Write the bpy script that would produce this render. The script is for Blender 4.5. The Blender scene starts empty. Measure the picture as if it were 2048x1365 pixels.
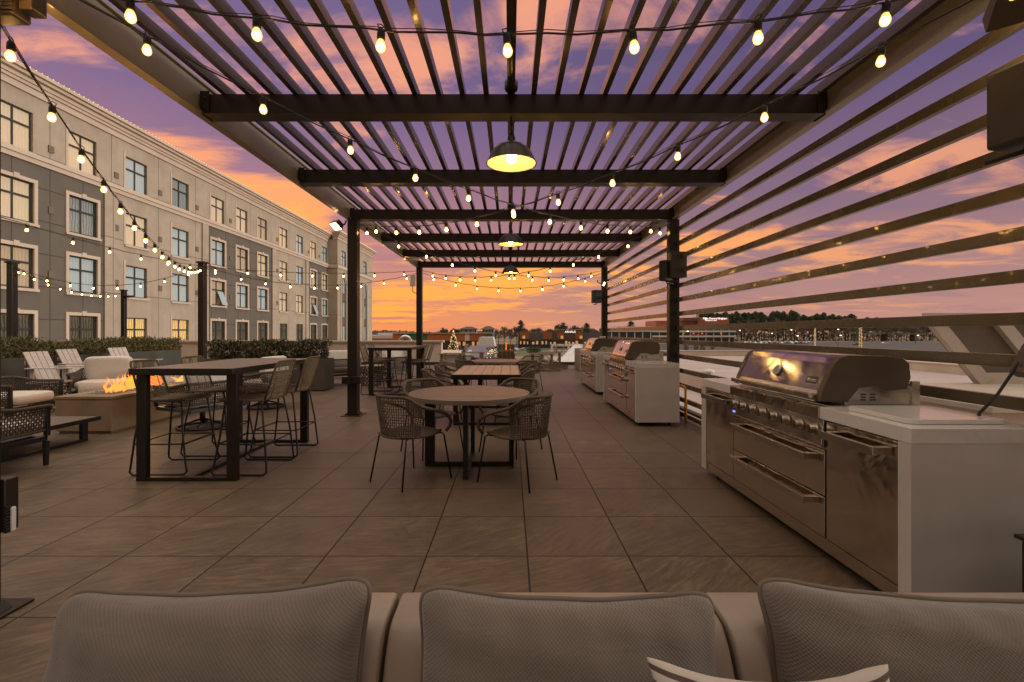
import bpy, math, random
from mathutils import Vector, Matrix
PI = math.pi
sc = bpy.context.scene
C = sc.collection
rnd = random.Random(7)

# ------------------------------------------------------------------ camera
EYE = 1.354; FOC = 938.0; VX = 1020.0; VY = 665.0
cam = bpy.data.cameras.new('camera'); camo = bpy.data.objects.new('camera', cam); C.objects.link(camo)
camo.location = (0, 0, EYE); camo.rotation_euler = (PI/2, 0, 0)
cam.sensor_width = 36.0; cam.lens = FOC/2048*36
cam.shift_x = (1024-VX)/2048; cam.shift_y = -(682.5-VY)/2048
cam.clip_start = 0.05; cam.clip_end = 3000
sc.camera = camo

# ------------------------------------------------------------------ render look
sc.view_settings.view_transform = 'Standard'; sc.view_settings.look = 'None'
sc.view_settings.exposure = 0.12; sc.view_settings.gamma = 1.0
sc.render.engine = 'CYCLES'
sc.cycles.use_denoising = True
sc.cycles.max_bounces = 6; sc.cycles.diffuse_bounces = 3; sc.cycles.glossy_bounces = 3
sc.cycles.transparent_max_bounces = 12
sc.cycles.sample_clamp_indirect = 3.0
sc.cycles.caustics_reflective = False; sc.cycles.caustics_refractive = False

# ------------------------------------------------------------------ node helper
class NT:
    def __init__(s, tree):
        s.t = tree; s.n = tree.nodes; s.l = tree.links
    def put(s, sock, v):
        if v is None: return
        if isinstance(v, bpy.types.NodeSocket): s.l.new(v, sock)
        elif isinstance(v, (tuple, list)):
            v = list(v)
            if len(v) == 3 and len(sock.default_value) == 4: v = v+[1]
            sock.default_value = v
        else:
            try: sock.default_value = v
            except Exception: sock.default_value = [v]*len(sock.default_value)
    def m(s, op, a, b=None, c=None, clamp=False):
        n = s.n.new('ShaderNodeMath'); n.operation = op; n.use_clamp = clamp
        s.put(n.inputs[0], a); s.put(n.inputs[1], b); s.put(n.inputs[2], c)
        return n.outputs[0]
    def mix(s, f, a, b, mode='MIX'):
        n = s.n.new('ShaderNodeMix'); n.data_type = 'RGBA'; n.blend_type = mode
        s.put(n.inputs[0], f); s.put(n.inputs[6], a); s.put(n.inputs[7], b)
        return n.outputs[2]
    def sstep(s, v, a, b, c=0.0, d=1.0):
        n = s.n.new('ShaderNodeMapRange'); n.interpolation_type = 'SMOOTHSTEP'
        s.put(n.inputs[0], v)
        for i, q in enumerate((a, b, c, d)): n.inputs[i+1].default_value = q
        return n.outputs[0]
    def ramp(s, f, stops):
        n = s.n.new('ShaderNodeValToRGB'); e = n.color_ramp.elements
        while len(e) > len(stops): e.remove(e[-1])
        while len(e) < len(stops): e.new(0.5)
        for i, (p, c) in enumerate(stops):
            e[i].position = p; e[i].color = (*c, 1) if len(c) == 3 else c
        s.put(n.inputs[0], f); return n.outputs[0]
    def noise(s, vec, scale, detail=4, rough=0.55, dist=0.0):
        n = s.n.new('ShaderNodeTexNoise'); s.put(n.inputs['Vector'], vec)
        n.inputs['Scale'].default_value = scale; n.inputs['Detail'].default_value = detail
        n.inputs['Roughness'].default_value = rough; n.inputs['Distortion'].default_value = dist
        return n.outputs[0]
    def vmul(s, vec, v):
        n = s.n.new('ShaderNodeVectorMath'); n.operation = 'MULTIPLY'; s.put(n.inputs[0], vec); n.inputs[1].default_value = v
        return n.outputs[0]
    def comb(s, x, y, z):
        n = s.n.new('ShaderNodeCombineXYZ'); s.put(n.inputs[0], x); s.put(n.inputs[1], y); s.put(n.inputs[2], z); return n.outputs[0]
    def sep(s, v):
        n = s.n.new('ShaderNodeSeparateXYZ'); s.put(n.inputs[0], v); return n.outputs
    def coord(s, which='Object'):
        return s.n.new('ShaderNodeTexCoord').outputs[which]
    def wnoise(s, vec):
        n = s.n.new('ShaderNodeTexWhiteNoise'); n.noise_dimensions = '3D'; s.put(n.inputs['Vector'], vec); return n.outputs['Value']
    def bump(s, h, strength=0.3, dist=0.01):
        n = s.n.new('ShaderNodeBump'); n.inputs['Strength'].default_value = strength; n.inputs['Distance'].default_value = dist
        s.put(n.inputs['Height'], h); return n.outputs[0]

# ------------------------------------------------------------------ world: sunset sky
w = bpy.data.worlds.new('World'); sc.world = w; w.use_nodes = True
w.node_tree.nodes.clear(); T = NT(w.node_tree)
d = T.coord('Generated'); dx, dy, dz = T.sep(d)
zc = T.m('MAXIMUM', dz, 0.0)
lr = T.sstep(dx, -0.35, 0.4)
left = T.ramp(zc, [(0.0, (0.92, 0.29, 0.08)), (0.10, (0.66, 0.27, 0.19)), (0.22, (0.46, 0.22, 0.24)), (0.40, (0.21, 0.135, 0.26)), (0.60, (0.165, 0.12, 0.25)), (0.75, (1.55, 1.27, 1.03))])
right = T.ramp(zc, [(0.0, (0.55, 0.27, 0.20)), (0.10, (0.40, 0.22, 0.21)), (0.24, (0.25, 0.15, 0.20)), (0.40, (0.13, 0.09, 0.19)), (0.58, (0.10, 0.075, 0.17)), (0.75, (1.5, 1.25, 1.03))])  # last stop: unseen zenith, brightened to light the deck between the louvers
base = T.mix(lr, left, right)
den = T.m('ADD', zc, 0.13)
px = T.m('DIVIDE', dx, den); py = T.m('DIVIDE', dy, den)
pv = T.comb(T.m('MULTIPLY', px, 0.55), py, 0.3)
n1 = T.noise(pv, 1.15, 8, 0.6, 0.5)
pv2 = T.comb(T.m('ADD', T.m('MULTIPLY', px, 1.2), 3.7), T.m('MULTIPLY', py, 1.9), 1.3)
n2 = T.noise(pv2, 1.7, 9, 0.62, 0.9)
cl = T.m('ADD', T.m('MULTIPLY', n1, 0.6), T.m('MULTIPLY', n2, 0.4))
# cloud banks: where they gather (directions in the sky)
def bank(cx, cz, sx, sz, amt):
    a = T.m('DIVIDE', T.m('SUBTRACT', dx, cx), sx); b = T.m('DIVIDE', T.m('SUBTRACT', dz, cz), sz)
    r2 = T.m('ADD', T.m('MULTIPLY', a, a), T.m('MULTIPLY', b, b))
    return T.m('MULTIPLY', T.m('EXPONENT', T.m('MULTIPLY', r2, -1.0)), amt)
bk = bank(-0.07, 0.085, 0.14, 0.028, 0.15)
for q in [(-0.60, 0.25, 0.16, 0.08, 0.19), (-0.15, 0.50, 0.10, 0.05, 0.09), (0.03, 0.57, 0.07, 0.03, 0.10), (-0.46, 0.20, 0.12, 0.03, 0.12), (-0.26, 0.06, 0.07, 0.03, 0.13), (0.37, 0.175, 0.09, 0.028, 0.15), (0.6, 0.12, 0.25, 0.03, 0.05),
          (-0.30, 0.47, 0.25, 0.12, 0.06), (0.66, 0.27, 0.12, 0.03, 0.12), (-0.45, 0.13, 0.2, 0.04, 0.08), (0.05, 0.30, 0.16, 0.03, 0.06), (0.10, 0.13, 0.30, 0.03, 0.07)]:
    bk = T.m('ADD', bk, bank(*q))
cl2 = T.m('ADD', cl, bk)
cm = T.sstep(cl2, 0.53, 0.645)
fade = T.sstep(zc, 0.58, 0.72, 1.0, 0.0)
cm = T.m('MULTIPLY', cm, fade)
ccol = T.ramp(zc, [(0.0, (1.05, 0.42, 0.07)), (0.10, (1.12, 0.44, 0.07)), (0.22, (1.08, 0.40, 0.12)), (0.38, (0.92, 0.37, 0.22)), (0.6, (0.85, 0.35, 0.22))])
ccol = T.mix(T.sstep(dx, 0.25, 0.65, 0.0, 0.62), ccol, (0.62, 0.29, 0.22))
dark = T.sstep(T.noise(pv2, 0.9, 6, 0.6, 0.4), 0.50, 0.68)
base = T.mix(T.m('MULTIPLY', dark, 0.60), base, T.mix(0.5, base, (0.16, 0.12, 0.24)))
col = T.mix(T.m('MULTIPLY', cm, 0.90), base, ccol)
glow = T.sstep(cl2, 0.66, 0.80)
col = T.mix(T.m('MULTIPLY', T.m('MULTIPLY', glow, fade), 0.85), col, (1.10, 0.50, 0.09))
# unseen sky: dimmed behind, pale flanks added to light the louvers and hotel front
back = T.sstep(dy, 0.05, -0.35)
col = T.mix(T.m('MULTIPLY', back, T.sstep(zc, 0.60, 0.50)), col, (0.24, 0.17, 0.13))
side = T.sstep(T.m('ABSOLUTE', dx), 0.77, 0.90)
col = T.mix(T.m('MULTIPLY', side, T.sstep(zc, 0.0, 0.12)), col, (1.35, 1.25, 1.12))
bg = w.node_tree.nodes.new('ShaderNodeBackground'); out = w.node_tree.nodes.new('ShaderNodeOutputWorld')
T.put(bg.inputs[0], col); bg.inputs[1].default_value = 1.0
w.node_tree.links.new(bg.outputs[0], out.inputs[0])

# low, soft, warm directional lamp from the right, added to brighten the hotel front
sl = bpy.data.lights.new('facade_fill', 'SUN'); sl.energy = 1.5; sl.angle = math.radians(18); sl.color = (1.0, 0.90, 0.80)
so = bpy.data.objects.new('facade_fill', sl); C.objects.link(so)
so.rotation_euler = Vector((-0.98, -0.02, -0.11)).to_track_quat('-Z', 'Y').to_euler()

# ------------------------------------------------------------------ materials
MATS = {}
def mat(name, color, rough=0.5, metal=0.0, var=0.0, vscale=8.0, bump=0.0, bscale=40.0, bdist=0.004, coat=0.0, spec=0.5, dirt=0.0, emit=None, estr=0.0, alpha=None, sheen=0.0, stretch=None, rvar=0.0):
    m = bpy.data.materials.new(name); m.use_nodes = True; MATS[name] = m
    t = NT(m.node_tree); b = m.node_tree.nodes['Principled BSDF']
    b.inputs['Roughness'].default_value = rough; b.inputs['Metallic'].default_value = metal
    b.inputs['Coat Weight'].default_value = coat; b.inputs['Specular IOR Level'].default_value = spec
    b.inputs['Sheen Weight'].default_value = sheen
    co = t.coord('Object')
    if stretch: co = t.vmul(co, stretch)
    c = color
    if var:
        n = t.noise(co, vscale, 6, 0.6)
        c = t.mix(t.sstep(n, 0.3, 0.7), tuple(x*(1-var) for x in color), tuple(min(1, x*(1+var)) for x in color))
    if dirt:
        n = t.noise(co, vscale*0.35, 5, 0.65, 0.6)
        c = t.mix(t.m('MULTIPLY', t.sstep(n, 0.5, 0.72), dirt), c, tuple(x*0.45 for x in color))
    t.put(b.inputs['Base Color'], c)
    if rvar:
        t.put(b.inputs['Roughness'], t.sstep(t.noise(co, vscale*1.7, 5, 0.6), 0.3, 0.7, max(0.02, rough-rvar), rough+rvar))
    if bump:
        t.put(b.inputs['Normal'], t.bump(t.noise(co, bscale, 5, 0.6), bump, bdist))
    if emit:
        t.put(b.inputs['Emission Color'], emit); b.inputs['Emission Strength'].default_value = estr
    return m

def wrap_nodes(name):
    m = bpy.data.materials.new(name); m.use_nodes = True; MATS[name] = m
    return m, NT(m.node_tree), m.node_tree.nodes['Principled BSDF']

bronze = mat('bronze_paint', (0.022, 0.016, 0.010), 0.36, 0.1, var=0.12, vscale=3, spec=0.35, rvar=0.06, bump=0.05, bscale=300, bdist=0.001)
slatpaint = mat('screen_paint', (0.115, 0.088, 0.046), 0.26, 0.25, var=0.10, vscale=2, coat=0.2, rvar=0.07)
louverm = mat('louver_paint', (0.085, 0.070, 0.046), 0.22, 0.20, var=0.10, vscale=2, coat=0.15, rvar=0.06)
sidem = mat('side_beam_lit_paint', (0.25, 0.215, 0.145), 0.34, 0.20, var=0.10, vscale=2, coat=0.15, rvar=0.06)  # same pergola paint; outdoor light on these beams is put into the colour
blackm = mat('black_metal', (0.018, 0.015, 0.012), 0.38, 0.3, var=0.2, vscale=10, coat=0.1)
tubem = mat('dark_tube_metal', (0.022, 0.017, 0.012), 0.35, 0.4, var=0.15, vscale=12)
rubber = mat('black_rubber', (0.012, 0.011, 0.010), 0.7)
cable = mat('cable_rubber', (0.02, 0.014, 0.010), 0.5)
wood_top = mat('slat_top', (0.150, 0.112, 0.078), 0.42, var=0.16, vscale=5, stretch=(1, 14, 14), bump=0.15, bscale=22, coat=0.05)
wood_pale = mat('pale_plank_top', (0.27, 0.22, 0.165), 0.35, var=0.10, vscale=6, stretch=(12, 1, 12), bump=0.1, bscale=25, coat=0.1)
rope = mat('tan_rope', (0.088, 0.059, 0.032), 0.7, var=0.35, vscale=60, bump=0.8, bscale=260, bdist=0.002)
rope_dark = mat('brown_rope', (0.060, 0.042, 0.026), 0.75, var=0.30, vscale=50, bump=0.8, bscale=220, bdist=0.002)
cord_m = mat('flat_cord', (0.170, 0.118, 0.063), 0.6, var=0.25, vscale=70, bump=0.4, bscale=300, bdist=0.001)
cream_fab = mat('cream_cushion', (0.60, 0.55, 0.48), 0.85, var=0.06, vscale=5, bump=0.35, bscale=400, bdist=0.002, sheen=0.2)
quartz = mat('white_quartz', (0.62, 0.58, 0.54), 0.16, var=0.03, vscale=30, coat=0.3, dirt=0.03)
quartz_side = mat('white_panel', (0.50, 0.445, 0.395), 0.35, var=0.04, vscale=4, bump=0.05, bscale=200, bdist=0.001)
ad_pale = mat('pale_polywood', (0.55, 0.50, 0.43), 0.5, var=0.10, vscale=8, stretch=(1, 1, 6), bump=0.2, bscale=60)
ad_brown = mat('driftwood_polywood', (0.20, 0.155, 0.11), 0.5, var=0.14, vscale=8, stretch=(1, 1, 6), bump=0.2, bscale=60)
concrete = mat('sand_concrete', (0.24, 0.165, 0.085), 0.65, var=0.14, vscale=3.5, bump=0.3, bscale=40, bdist=0.003, dirt=0.25)
planterm = mat('grey_planter_metal', (0.075, 0.072, 0.058), 0.5, 0.2, var=0.12, vscale=2, dirt=0.15)
planter_tan = mat('tan_planter', (0.26, 0.20, 0.13), 0.5, var=0.12, vscale=2)
rocks = mat('lava_rock', (0.10, 0.085, 0.065), 0.6, var=0.5, vscale=18, bump=0.5, bscale=60, bdist=0.01)
plastic_grey = mat('speaker_grey', (0.10, 0.085, 0.065), 0.45, var=0.08, vscale=20, bump=0.1, bscale=200)
speaker_dark = mat('speaker_dark', (0.035, 0.028, 0.020), 0.55, var=0.1, vscale=20, bump=0.2, bscale=400, bdist=0.001)
yellowm = mat('yellow_paint', (0.72, 0.33, 0.03), 0.4, var=0.12, vscale=9)
whiteplas = mat('white_plastic', (0.6, 0.57, 0.52), 0.4, var=0.05)
roofm = mat('white_membrane_roof', (0.43, 0.365, 0.325), 0.55, var=0.10, vscale=0.5, dirt=0.25, bump=0.1, bscale=3, bdist=0.01)
parapet_m = mat('beige_stucco', (0.52, 0.42, 0.32), 0.75, var=0.08, vscale=1.2, bump=0.3, bscale=50)
cream_m = mat('cream_stucco', (0.66, 0.54, 0.42), 0.75, var=0.06, vscale=1.0, bump=0.3, bscale=50)
greenstucco = mat('sage_stucco', (0.30, 0.28, 0.23), 0.8, var=0.08, vscale=1.0, bump=0.3, bscale=40)
trim_m = mat('pale_trim', (0.58, 0.47, 0.365), 0.65, var=0.06, vscale=1.0, bump=0.15, bscale=30)
framem = mat('window_frame_metal', (0.055, 0.055, 0.048), 0.4, 0.3)
vinyl = mat('sofa_vinyl', (0.30, 0.235, 0.180), 0.36, var=0.05, vscale=6, bump=0.15, bscale=300, bdist=0.001, coat=0.05)
cushfloor = mat('seat_canvas', (0.40, 0.35, 0.30), 0.85, var=0.06, vscale=6, bump=0.3, bscale=300)
metalroof = mat('standing_seam_white', (0.66, 0.66, 0.66), 0.4, 0.1, var=0.05, vscale=0.7)
darkroof = mat('standing_seam_dark', (0.16, 0.16, 0.17), 0.45, 0.3, var=0.08, vscale=0.7)
asphalt = mat('asphalt', (0.055, 0.050, 0.046), 0.85, var=0.2, vscale=0.3)
grass_g = mat('lawn', (0.10, 0.105, 0.035), 0.9, var=0.3, vscale=0.15)
grass_b = mat('dry_field', (0.22, 0.16, 0.085), 0.95, var=0.25, vscale=0.06, dirt=0.3)
bark = mat('bark', (0.050, 0.036, 0.025), 0.9, var=0.2, vscale=6)
leaf_pine = mat('pine_needles', (0.050, 0.068, 0.026), 0.8, var=0.45, vscale=0.5)
leaf_dry = mat('winter_twigs', (0.115, 0.078, 0.045), 0.85, var=0.35, vscale=0.4)
leaf_green = mat('evergreen_leaves', (0.060, 0.080, 0.026), 0.75, var=0.45, vscale=0.5)
leaf_hedge = mat('hedge_leaves', (0.110, 0.095, 0.022), 0.5, var=0.5, vscale=9)
leaf_hedge_d = mat('dark_hedge_leaves', (0.055, 0.055, 0.020), 0.5, var=0.5, vscale=9)
leaf_fern = mat('fern_leaves', (0.16, 0.17, 0.03), 0.5, var=0.4, vscale=9)
brick = mat('red_brick', (0.33, 0.105, 0.055), 0.85, var=0.12, vscale=0.5)
rust = mat('rust_panel', (0.42, 0.125, 0.035), 0.7, var=0.10, vscale=0.3)
woodpanel = mat('store_wood', (0.30, 0.10, 0.028), 0.6, var=0.25, vscale=1.5, stretch=(4, 1, 0.4))
greenp = mat('green_panel', (0.035, 0.14, 0.055), 0.7, var=0.08)
greyp = mat('grey_panel', (0.10, 0.095, 0.088), 0.7, var=0.08)
whitew = mat('white_wall', (0.62, 0.58, 0.54), 0.7, var=0.05)
darkglass = mat('dark_storefront_glass', (0.03, 0.028, 0.026), 0.12, spec=0.8)
storeglow = mat('lit_storefront', (0.35, 0.2, 0.1), 0.5, emit=(1.0, 0.48, 0.16), estr=0.40)
lampglow = mat('street_lamp_glow', (1, .8, .5), 0.5, emit=(1.0, 0.78, 0.50), estr=7.0)
signwhite = mat('backlit_letters', (0.9, 0.9, 0.9), 0.5, emit=(1.0, 0.95, 0.9), estr=1.2)
curb_m = mat('dark_curb', (0.02, 0.018, 0.015), 0.5)
twinkle = mat('twinkle_bulb', (1, .7, .4), 0.5, emit=(1.0, 0.60, 0.26), estr=2.6)
flood_glow = mat('flood_glow', (1, .8, .5), 0.5, emit=(1.0, 0.66, 0.30), estr=16.0)
core_m = mat('filament_glow', (1, .8, .5), 0.5, emit=(1.0, 0.56, 0.18), estr=130.0)
lampcore = mat('pendant_bulb_glow', (1, .8, .5), 0.5, emit=(1.0, 0.58, 0.20), estr=60.0)
shade_in = mat('cream_enamel', (0.80, 0.62, 0.34), 0.35, coat=0.3, spec=0.6)
clearglass = mat('low_glass', (0.75, 0.85, 0.82), 0.05)
for b_ in (clearglass.node_tree.nodes['Principled BSDF'],):
    b_.inputs['Alpha'].default_value = 0.16

# bulb glass: thin glowing amber shell round the filament
m, t, b = wrap_nodes('amber_bulb_glass')
m.node_tree.nodes.remove(b)
em = t.n.new('ShaderNodeEmission'); em.inputs[0].default_value = (1.0, 0.62, 0.16, 1); em.inputs[1].default_value = 2.9
tr = t.n.new('ShaderNodeBsdfTransparent'); tr.inputs[0].default_value = (1.0, 0.88, 0.66, 1)
mx = t.n.new('ShaderNodeMixShader'); mx.inputs[0].default_value = 0.5
t.l.new(tr.outputs[0], mx.inputs[1]); t.l.new(em.outputs[0], mx.inputs[2]); t.l.new(mx.outputs[0], t.n['Material Output'].inputs[0])
bulbglass = m

# flames
m, t, b = wrap_nodes('fire_flame')
m.node_tree.nodes.remove(b)
co = t.coord('Object'); sx, sy, sz = t.sep(co)
fc = t.ramp(t.m('MULTIPLY', sz, 3.2), [(0.0, (1.0, 0.62, 0.20)), (0.35, (1.0, 0.42, 0.06)), (1.0, (1.0, 0.20, 0.02))])
em = t.n.new('ShaderNodeEmission'); t.put(em.inputs[0], fc); em.inputs[1].default_value = 3.2
tr = t.n.new('ShaderNodeBsdfTransparent'); mx = t.n.new('ShaderNodeMixShader')
t.put(mx.inputs[0], t.sstep(t.noise(t.vmul(co, (1, 1, .5)), 11, 3, 0.5, 0.8), 0.36, 0.60, 0.25, 0.95))
t.l.new(tr.outputs[0], mx.inputs[1]); t.l.new(em.outputs[0], mx.inputs[2]); t.l.new(mx.outputs[0], t.n['Material Output'].inputs[0])
flame_m = m

# brushed stainless steel, slightly wavy sheet metal
def steel_mat(name, base, rough, wav, aniso=0.0):
    m, t, b = wrap_nodes(name)
    co = t.coord('Object')
    b.inputs['Metallic'].default_value = 1.0
    if aniso:
        b.inputs['Anisotropic'].default_value = aniso; t.put(b.inputs['Tangent'], t.comb(0.0, 0.0, 1.0))
    t.put(b.inputs['Base Color'], t.mix(t.noise(t.vmul(co, (1, 1, 40)), 6, 3), tuple(x*.94 for x in base), base))
    t.put(b.inputs['Roughness'], t.sstep(t.noise(co, 5, 4), 0.3, 0.7, rough*0.8, rough*1.3))
    h = t.m('ADD', t.m('MULTIPLY', t.noise(co, 3.2, 1.5, 0.4, 1.2), 1.0), t.m('MULTIPLY', t.noise(t.vmul(co, (1, 60, 60)), 8, 2), 0.004))
    t.put(b.inputs['Normal'], t.bump(h, 1.0, wav))
    return m
steel = steel_mat('stainless_steel', (0.72, 0.65, 0.56), 0.11, 0.012, 0.6)
steel_hood = steel_mat('polished_hood_steel', (0.62, 0.60, 0.57), 0.13, 0.004)
steel_plain = steel_mat('plain_steel', (0.60, 0.56, 0.50), 0.22, 0.002)
hoodcap = mat('hood_side_paint', (0.090, 0.068, 0.046), 0.34, 0.3, var=0.06, vscale=4, coat=0.15)

# porcelain deck pavers 0.61 m
m, t, b = wrap_nodes('stone_deck_paver')
co = t.coord('Object'); sx, sy, sz = t.sep(co)
ux = t.m('DIVIDE', t.m('SUBTRACT', sx, 0.105), 0.61); uy = t.m('DIVIDE', t.m('SUBTRACT', sy, 2.835), 0.61)
fx = t.m('FRACT', ux); fy = t.m('FRACT', uy)
ex = t.m('MINIMUM', fx, t.m('SUBTRACT', 1.0, fx)); ey = t.m('MINIMUM', fy, t.m('SUBTRACT', 1.0, fy))
jx = t.sstep(ex, 0.005, 0.010, 1.0, 0.0); jy = t.sstep(ey, 0.004, 0.0085, 1.0, 0.0)
joint = t.m('MAXIMUM', jx, jy)
cell = t.comb(t.m('FLOOR', ux), t.m('FLOOR', uy), 0.0)
r1 = t.wnoise(cell); r2 = t.wnoise(t.comb(t.m('FLOOR', uy), t.m('FLOOR', ux), 5.0))
ang = t.m('MULTIPLY', r2, 1.1)
cs = t.m('COSINE', ang); sn = t.m('SINE', ang)
rx = t.m('ADD', t.m('MULTIPLY', sx, cs), t.m('MULTIPLY', sy, sn)); ry = t.m('SUBTRACT', t.m('MULTIPLY', sy, cs), t.m('MULTIPLY', sx, sn))
sv = t.comb(t.m('MULTIPLY', rx, 2.6), t.m('MULTIPLY', ry, 15.0), t.m('MULTIPLY', r1, 40.0))
streak = t.noise(sv, 2.2, 9, 0.68, 0.6)
blot = t.noise(t.comb(sx, sy, t.m('MULTIPLY', r1, 9.0)), 3.0, 6, 0.6, 0.3)
v = t.m('ADD', t.m('MULTIPLY', streak, 0.62), t.m('ADD', t.m('MULTIPLY', blot, 0.30), t.m('MULTIPLY', t.noise(co, 45, 4, 0.7), 0.08)))
c = t.ramp(v, [(0.36, (0.062, 0.043, 0.025)), (0.5, (0.122, 0.086, 0.051)), (0.64, (0.198, 0.145, 0.092))])
c = t.mix(t.m('MULTIPLY', r1, 0.50), c, (0.105, 0.074, 0.049))
grime = t.noise(t.comb(sx, sy, 0), 0.7, 5, 0.6, 0.5)
c = t.mix(t.m('MULTIPLY', t.sstep(grime, 0.45, 0.7), 0.25), c, (0.075, 0.053, 0.036))
stn = t.noise(t.comb(sx, sy, 3.0), 2.4, 7, 0.7, 1.2)
c = t.mix(t.sstep(stn, 0.60, 0.70, 0.0, 0.35), c, (0.045, 0.032, 0.022))
c = t.mix(joint, c, (0.008, 0.006, 0.005))
t.put(b.inputs['Base Color'], c)
t.put(b.inputs['Roughness'], t.sstep(v, 0.3, 0.7, 0.40, 0.58)); b.inputs['Specular IOR Level'].default_value = 0.38
h = t.m('SUBTRACT', t.m('MULTIPLY', streak, 0.5), t.m('MULTIPLY', joint, 1.5))
h = t.m('ADD', h, t.m('MULTIPLY', t.noise(co, 160, 4, 0.7), 0.12))
t.put(b.inputs['Normal'], t.bump(h, 0.55, 0.004))
deckm = m

# upholstery of the loose back cushions: fine two-way weave
def weave_mat(name, ca, cb, sc_):
    m, t, b = wrap_nodes(name)
    co = t.coord('Object'); sx, sy, sz = t.sep(co)
    a = t.m('SINE', t.m('MULTIPLY', sx, sc_)); c_ = t.m('SINE', t.m('MULTIPLY', sz, sc_))
    wv = t.m('MULTIPLY', a, c_)
    wv = t.m('ADD', t.m('MULTIPLY', wv, 0.5), 0.5)
    n = t.noise(co, 4.0, 5, 0.6); n3 = t.noise(t.vmul(co, (1, 1, 14)), 40, 3)
    c = t.mix(wv, ca, cb); c = t.mix(t.sstep(n, 0.3, 0.75, 0.0, 0.22), c, tuple(x*.62 for x in ca))
    c = t.mix(t.m('MULTIPLY', n3, 0.3), c, ca)
    t.put(b.inputs['Base Color'], c); b.inputs['Roughness'].default_value = 0.9
    b.inputs['Sheen Weight'].default_value = 0.25
    wr2 = t.noise(t.vmul(co, (1, 1, 2.2)), 9, 4, 0.55, 1.0)
    h = t.m('ADD', wv, t.m('ADD', t.m('MULTIPLY', n, 4.0), t.m('MULTIPLY', wr2, 5.0)))
    t.put(b.inputs['Normal'], t.bump(h, 0.5, 0.0016))
    return m
cush_fab = weave_mat('woven_grey_upholstery', (0.122, 0.096, 0.073), (0.185, 0.149, 0.115), 2*PI/0.0078)
piping_m = mat('piping_cord', (0.150, 0.117, 0.088), 0.85, bump=0.8, bscale=500, bdist=0.001)

m, t, b = wrap_nodes('striped_canvas')
co = t.coord('Object'); sx, sy, sz = t.sep(co)
q = t.m('FRACT', t.m('MULTIPLY', t.m('ADD', t.m('ADD', sz, t.m('MULTIPLY', t.m('MULTIPLY', sx, sx), -0.9)), 0.004), 45.0))
st = t.sstep(t.m('ABSOLUTE', t.m('SUBTRACT', q, 0.5)), 0.17, 0.20, 1.0, 0.0)
t.put(b.inputs['Base Color'], t.mix(st, (0.50, 0.44, 0.38), (0.085, 0.055, 0.04))); b.inputs['Roughness'].default_value = 0.9
t.put(b.inputs['Normal'], t.bump(t.noise(co, 300, 4), 0.4, 0.001))
striped = m

# hotel wall: scored panels
def wall_mat(name, c0, gy, gz, oy=0.0, oz=0.0, mott=0.10):
    m, t, b = wrap_nodes(name)
    co = t.coord('Object'); sx, sy, sz = t.sep(co)
    fy = t.m('FRACT', t.m('DIVIDE', t.m('SUBTRACT', sy, oy), gy)); fz = t.m('FRACT', t.m('DIVIDE', t.m('SUBTRACT', sz, oz), gz))
    ey = t.m('MULTIPLY', t.m('MINIMUM', fy, t.m('SUBTRACT', 1.0, fy)), gy); ez = t.m('MULTIPLY', t.m('MINIMUM', fz, t.m('SUBTRACT', 1.0, fz)), gz)
    j = t.m('MAXIMUM', t.sstep(ey, 0.018, 0.034, 1.0, 0.0), t.sstep(ez, 0.018, 0.034, 1.0, 0.0))
    n = t.noise(co, 0.9, 7, 0.62, 0.3); n2 = t.noise(t.vmul(co, (1, 1, .15)), 2.5, 5, 0.6)
    c = t.mix(t.sstep(n, 0.3, 0.72), tuple(x*(1-mott) for x in c0), tuple(x*(1+mott) for x in c0))
    c = t.mix(t.m('MULTIPLY', t.sstep(n2, 0.48, 0.72), 0.28), c, tuple(x*.62 for x in c0))
    c = t.mix(t.m('MULTIPLY', j, 0.75), c, tuple(x*.35 for x in c0))
    t.put(b.inputs['Base Color'], c); b.inputs['Roughness'].default_value = 0.8
    t.put(b.inputs['Normal'], t.bump(t.m('SUBTRACT', t.m('MULTIPLY', t.noise(co, 30, 4), .3), j), 0.5, 0.01))
    return m
wall_beige = wall_mat('beige_panel_wall', (0.42, 0.345, 0.26), 3.38, 3.0, 25.3, 0.45)
wall_grey = wall_mat('grey_panel_wall', (0.140, 0.120, 0.096), 1.69, 1.5, 25.3, 0.45, 0.05)

def pane_mat(name, ca, cb, rough=0.06, glow=0.0):
    m, t, b = wrap_nodes(name)
    co = t.coord('Object'); sx, sy, sz = t.sep(co)
    wv = t.m('ADD', t.m('MULTIPLY', t.m('SINE', t.m('ADD', t.m('MULTIPLY', sy, 42.0), t.m('MULTIPLY', t.noise(co, 2.0, 3), 9.0))), 0.5), 0.5)
    c = t.mix(wv, ca, cb)
    t.put(b.inputs['Base Color'], c); b.inputs['Roughness'].default_value = rough; b.inputs['Specular IOR Level'].default_value = 0.7
    b.inputs['Coat Weight'].default_value = 0.5; b.inputs['Coat Roughness'].default_value = 0.03
    if glow:
        t.put(b.inputs['Emission Color'], c); b.inputs['Emission Strength'].default_value = glow
    return m
pane_blue = pane_mat('window_glass_curtain_sky_blue', (0.40, 0.51, 0.53), (0.47, 0.585, 0.605))  # curtain folds, with pale blue sky reflection painted into the base colour
pane_cream = pane_mat('window_glass_blind_sky_cream', (0.72, 0.60, 0.41), (0.78, 0.66, 0.46))  # blind folds, with light yellow sky reflection painted into the base colour
pane_half = pane_mat('window_glass_dim_curtain', (0.16, 0.20, 0.20), (0.33, 0.38, 0.37))
pane_warm = pane_mat('window_glass_shaded_blind', (0.46, 0.37, 0.25), (0.58, 0.47, 0.32))
pane_dark = pane_mat('window_glass_dark_room', (0.06, 0.055, 0.042), (0.16, 0.145, 0.10))
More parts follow.
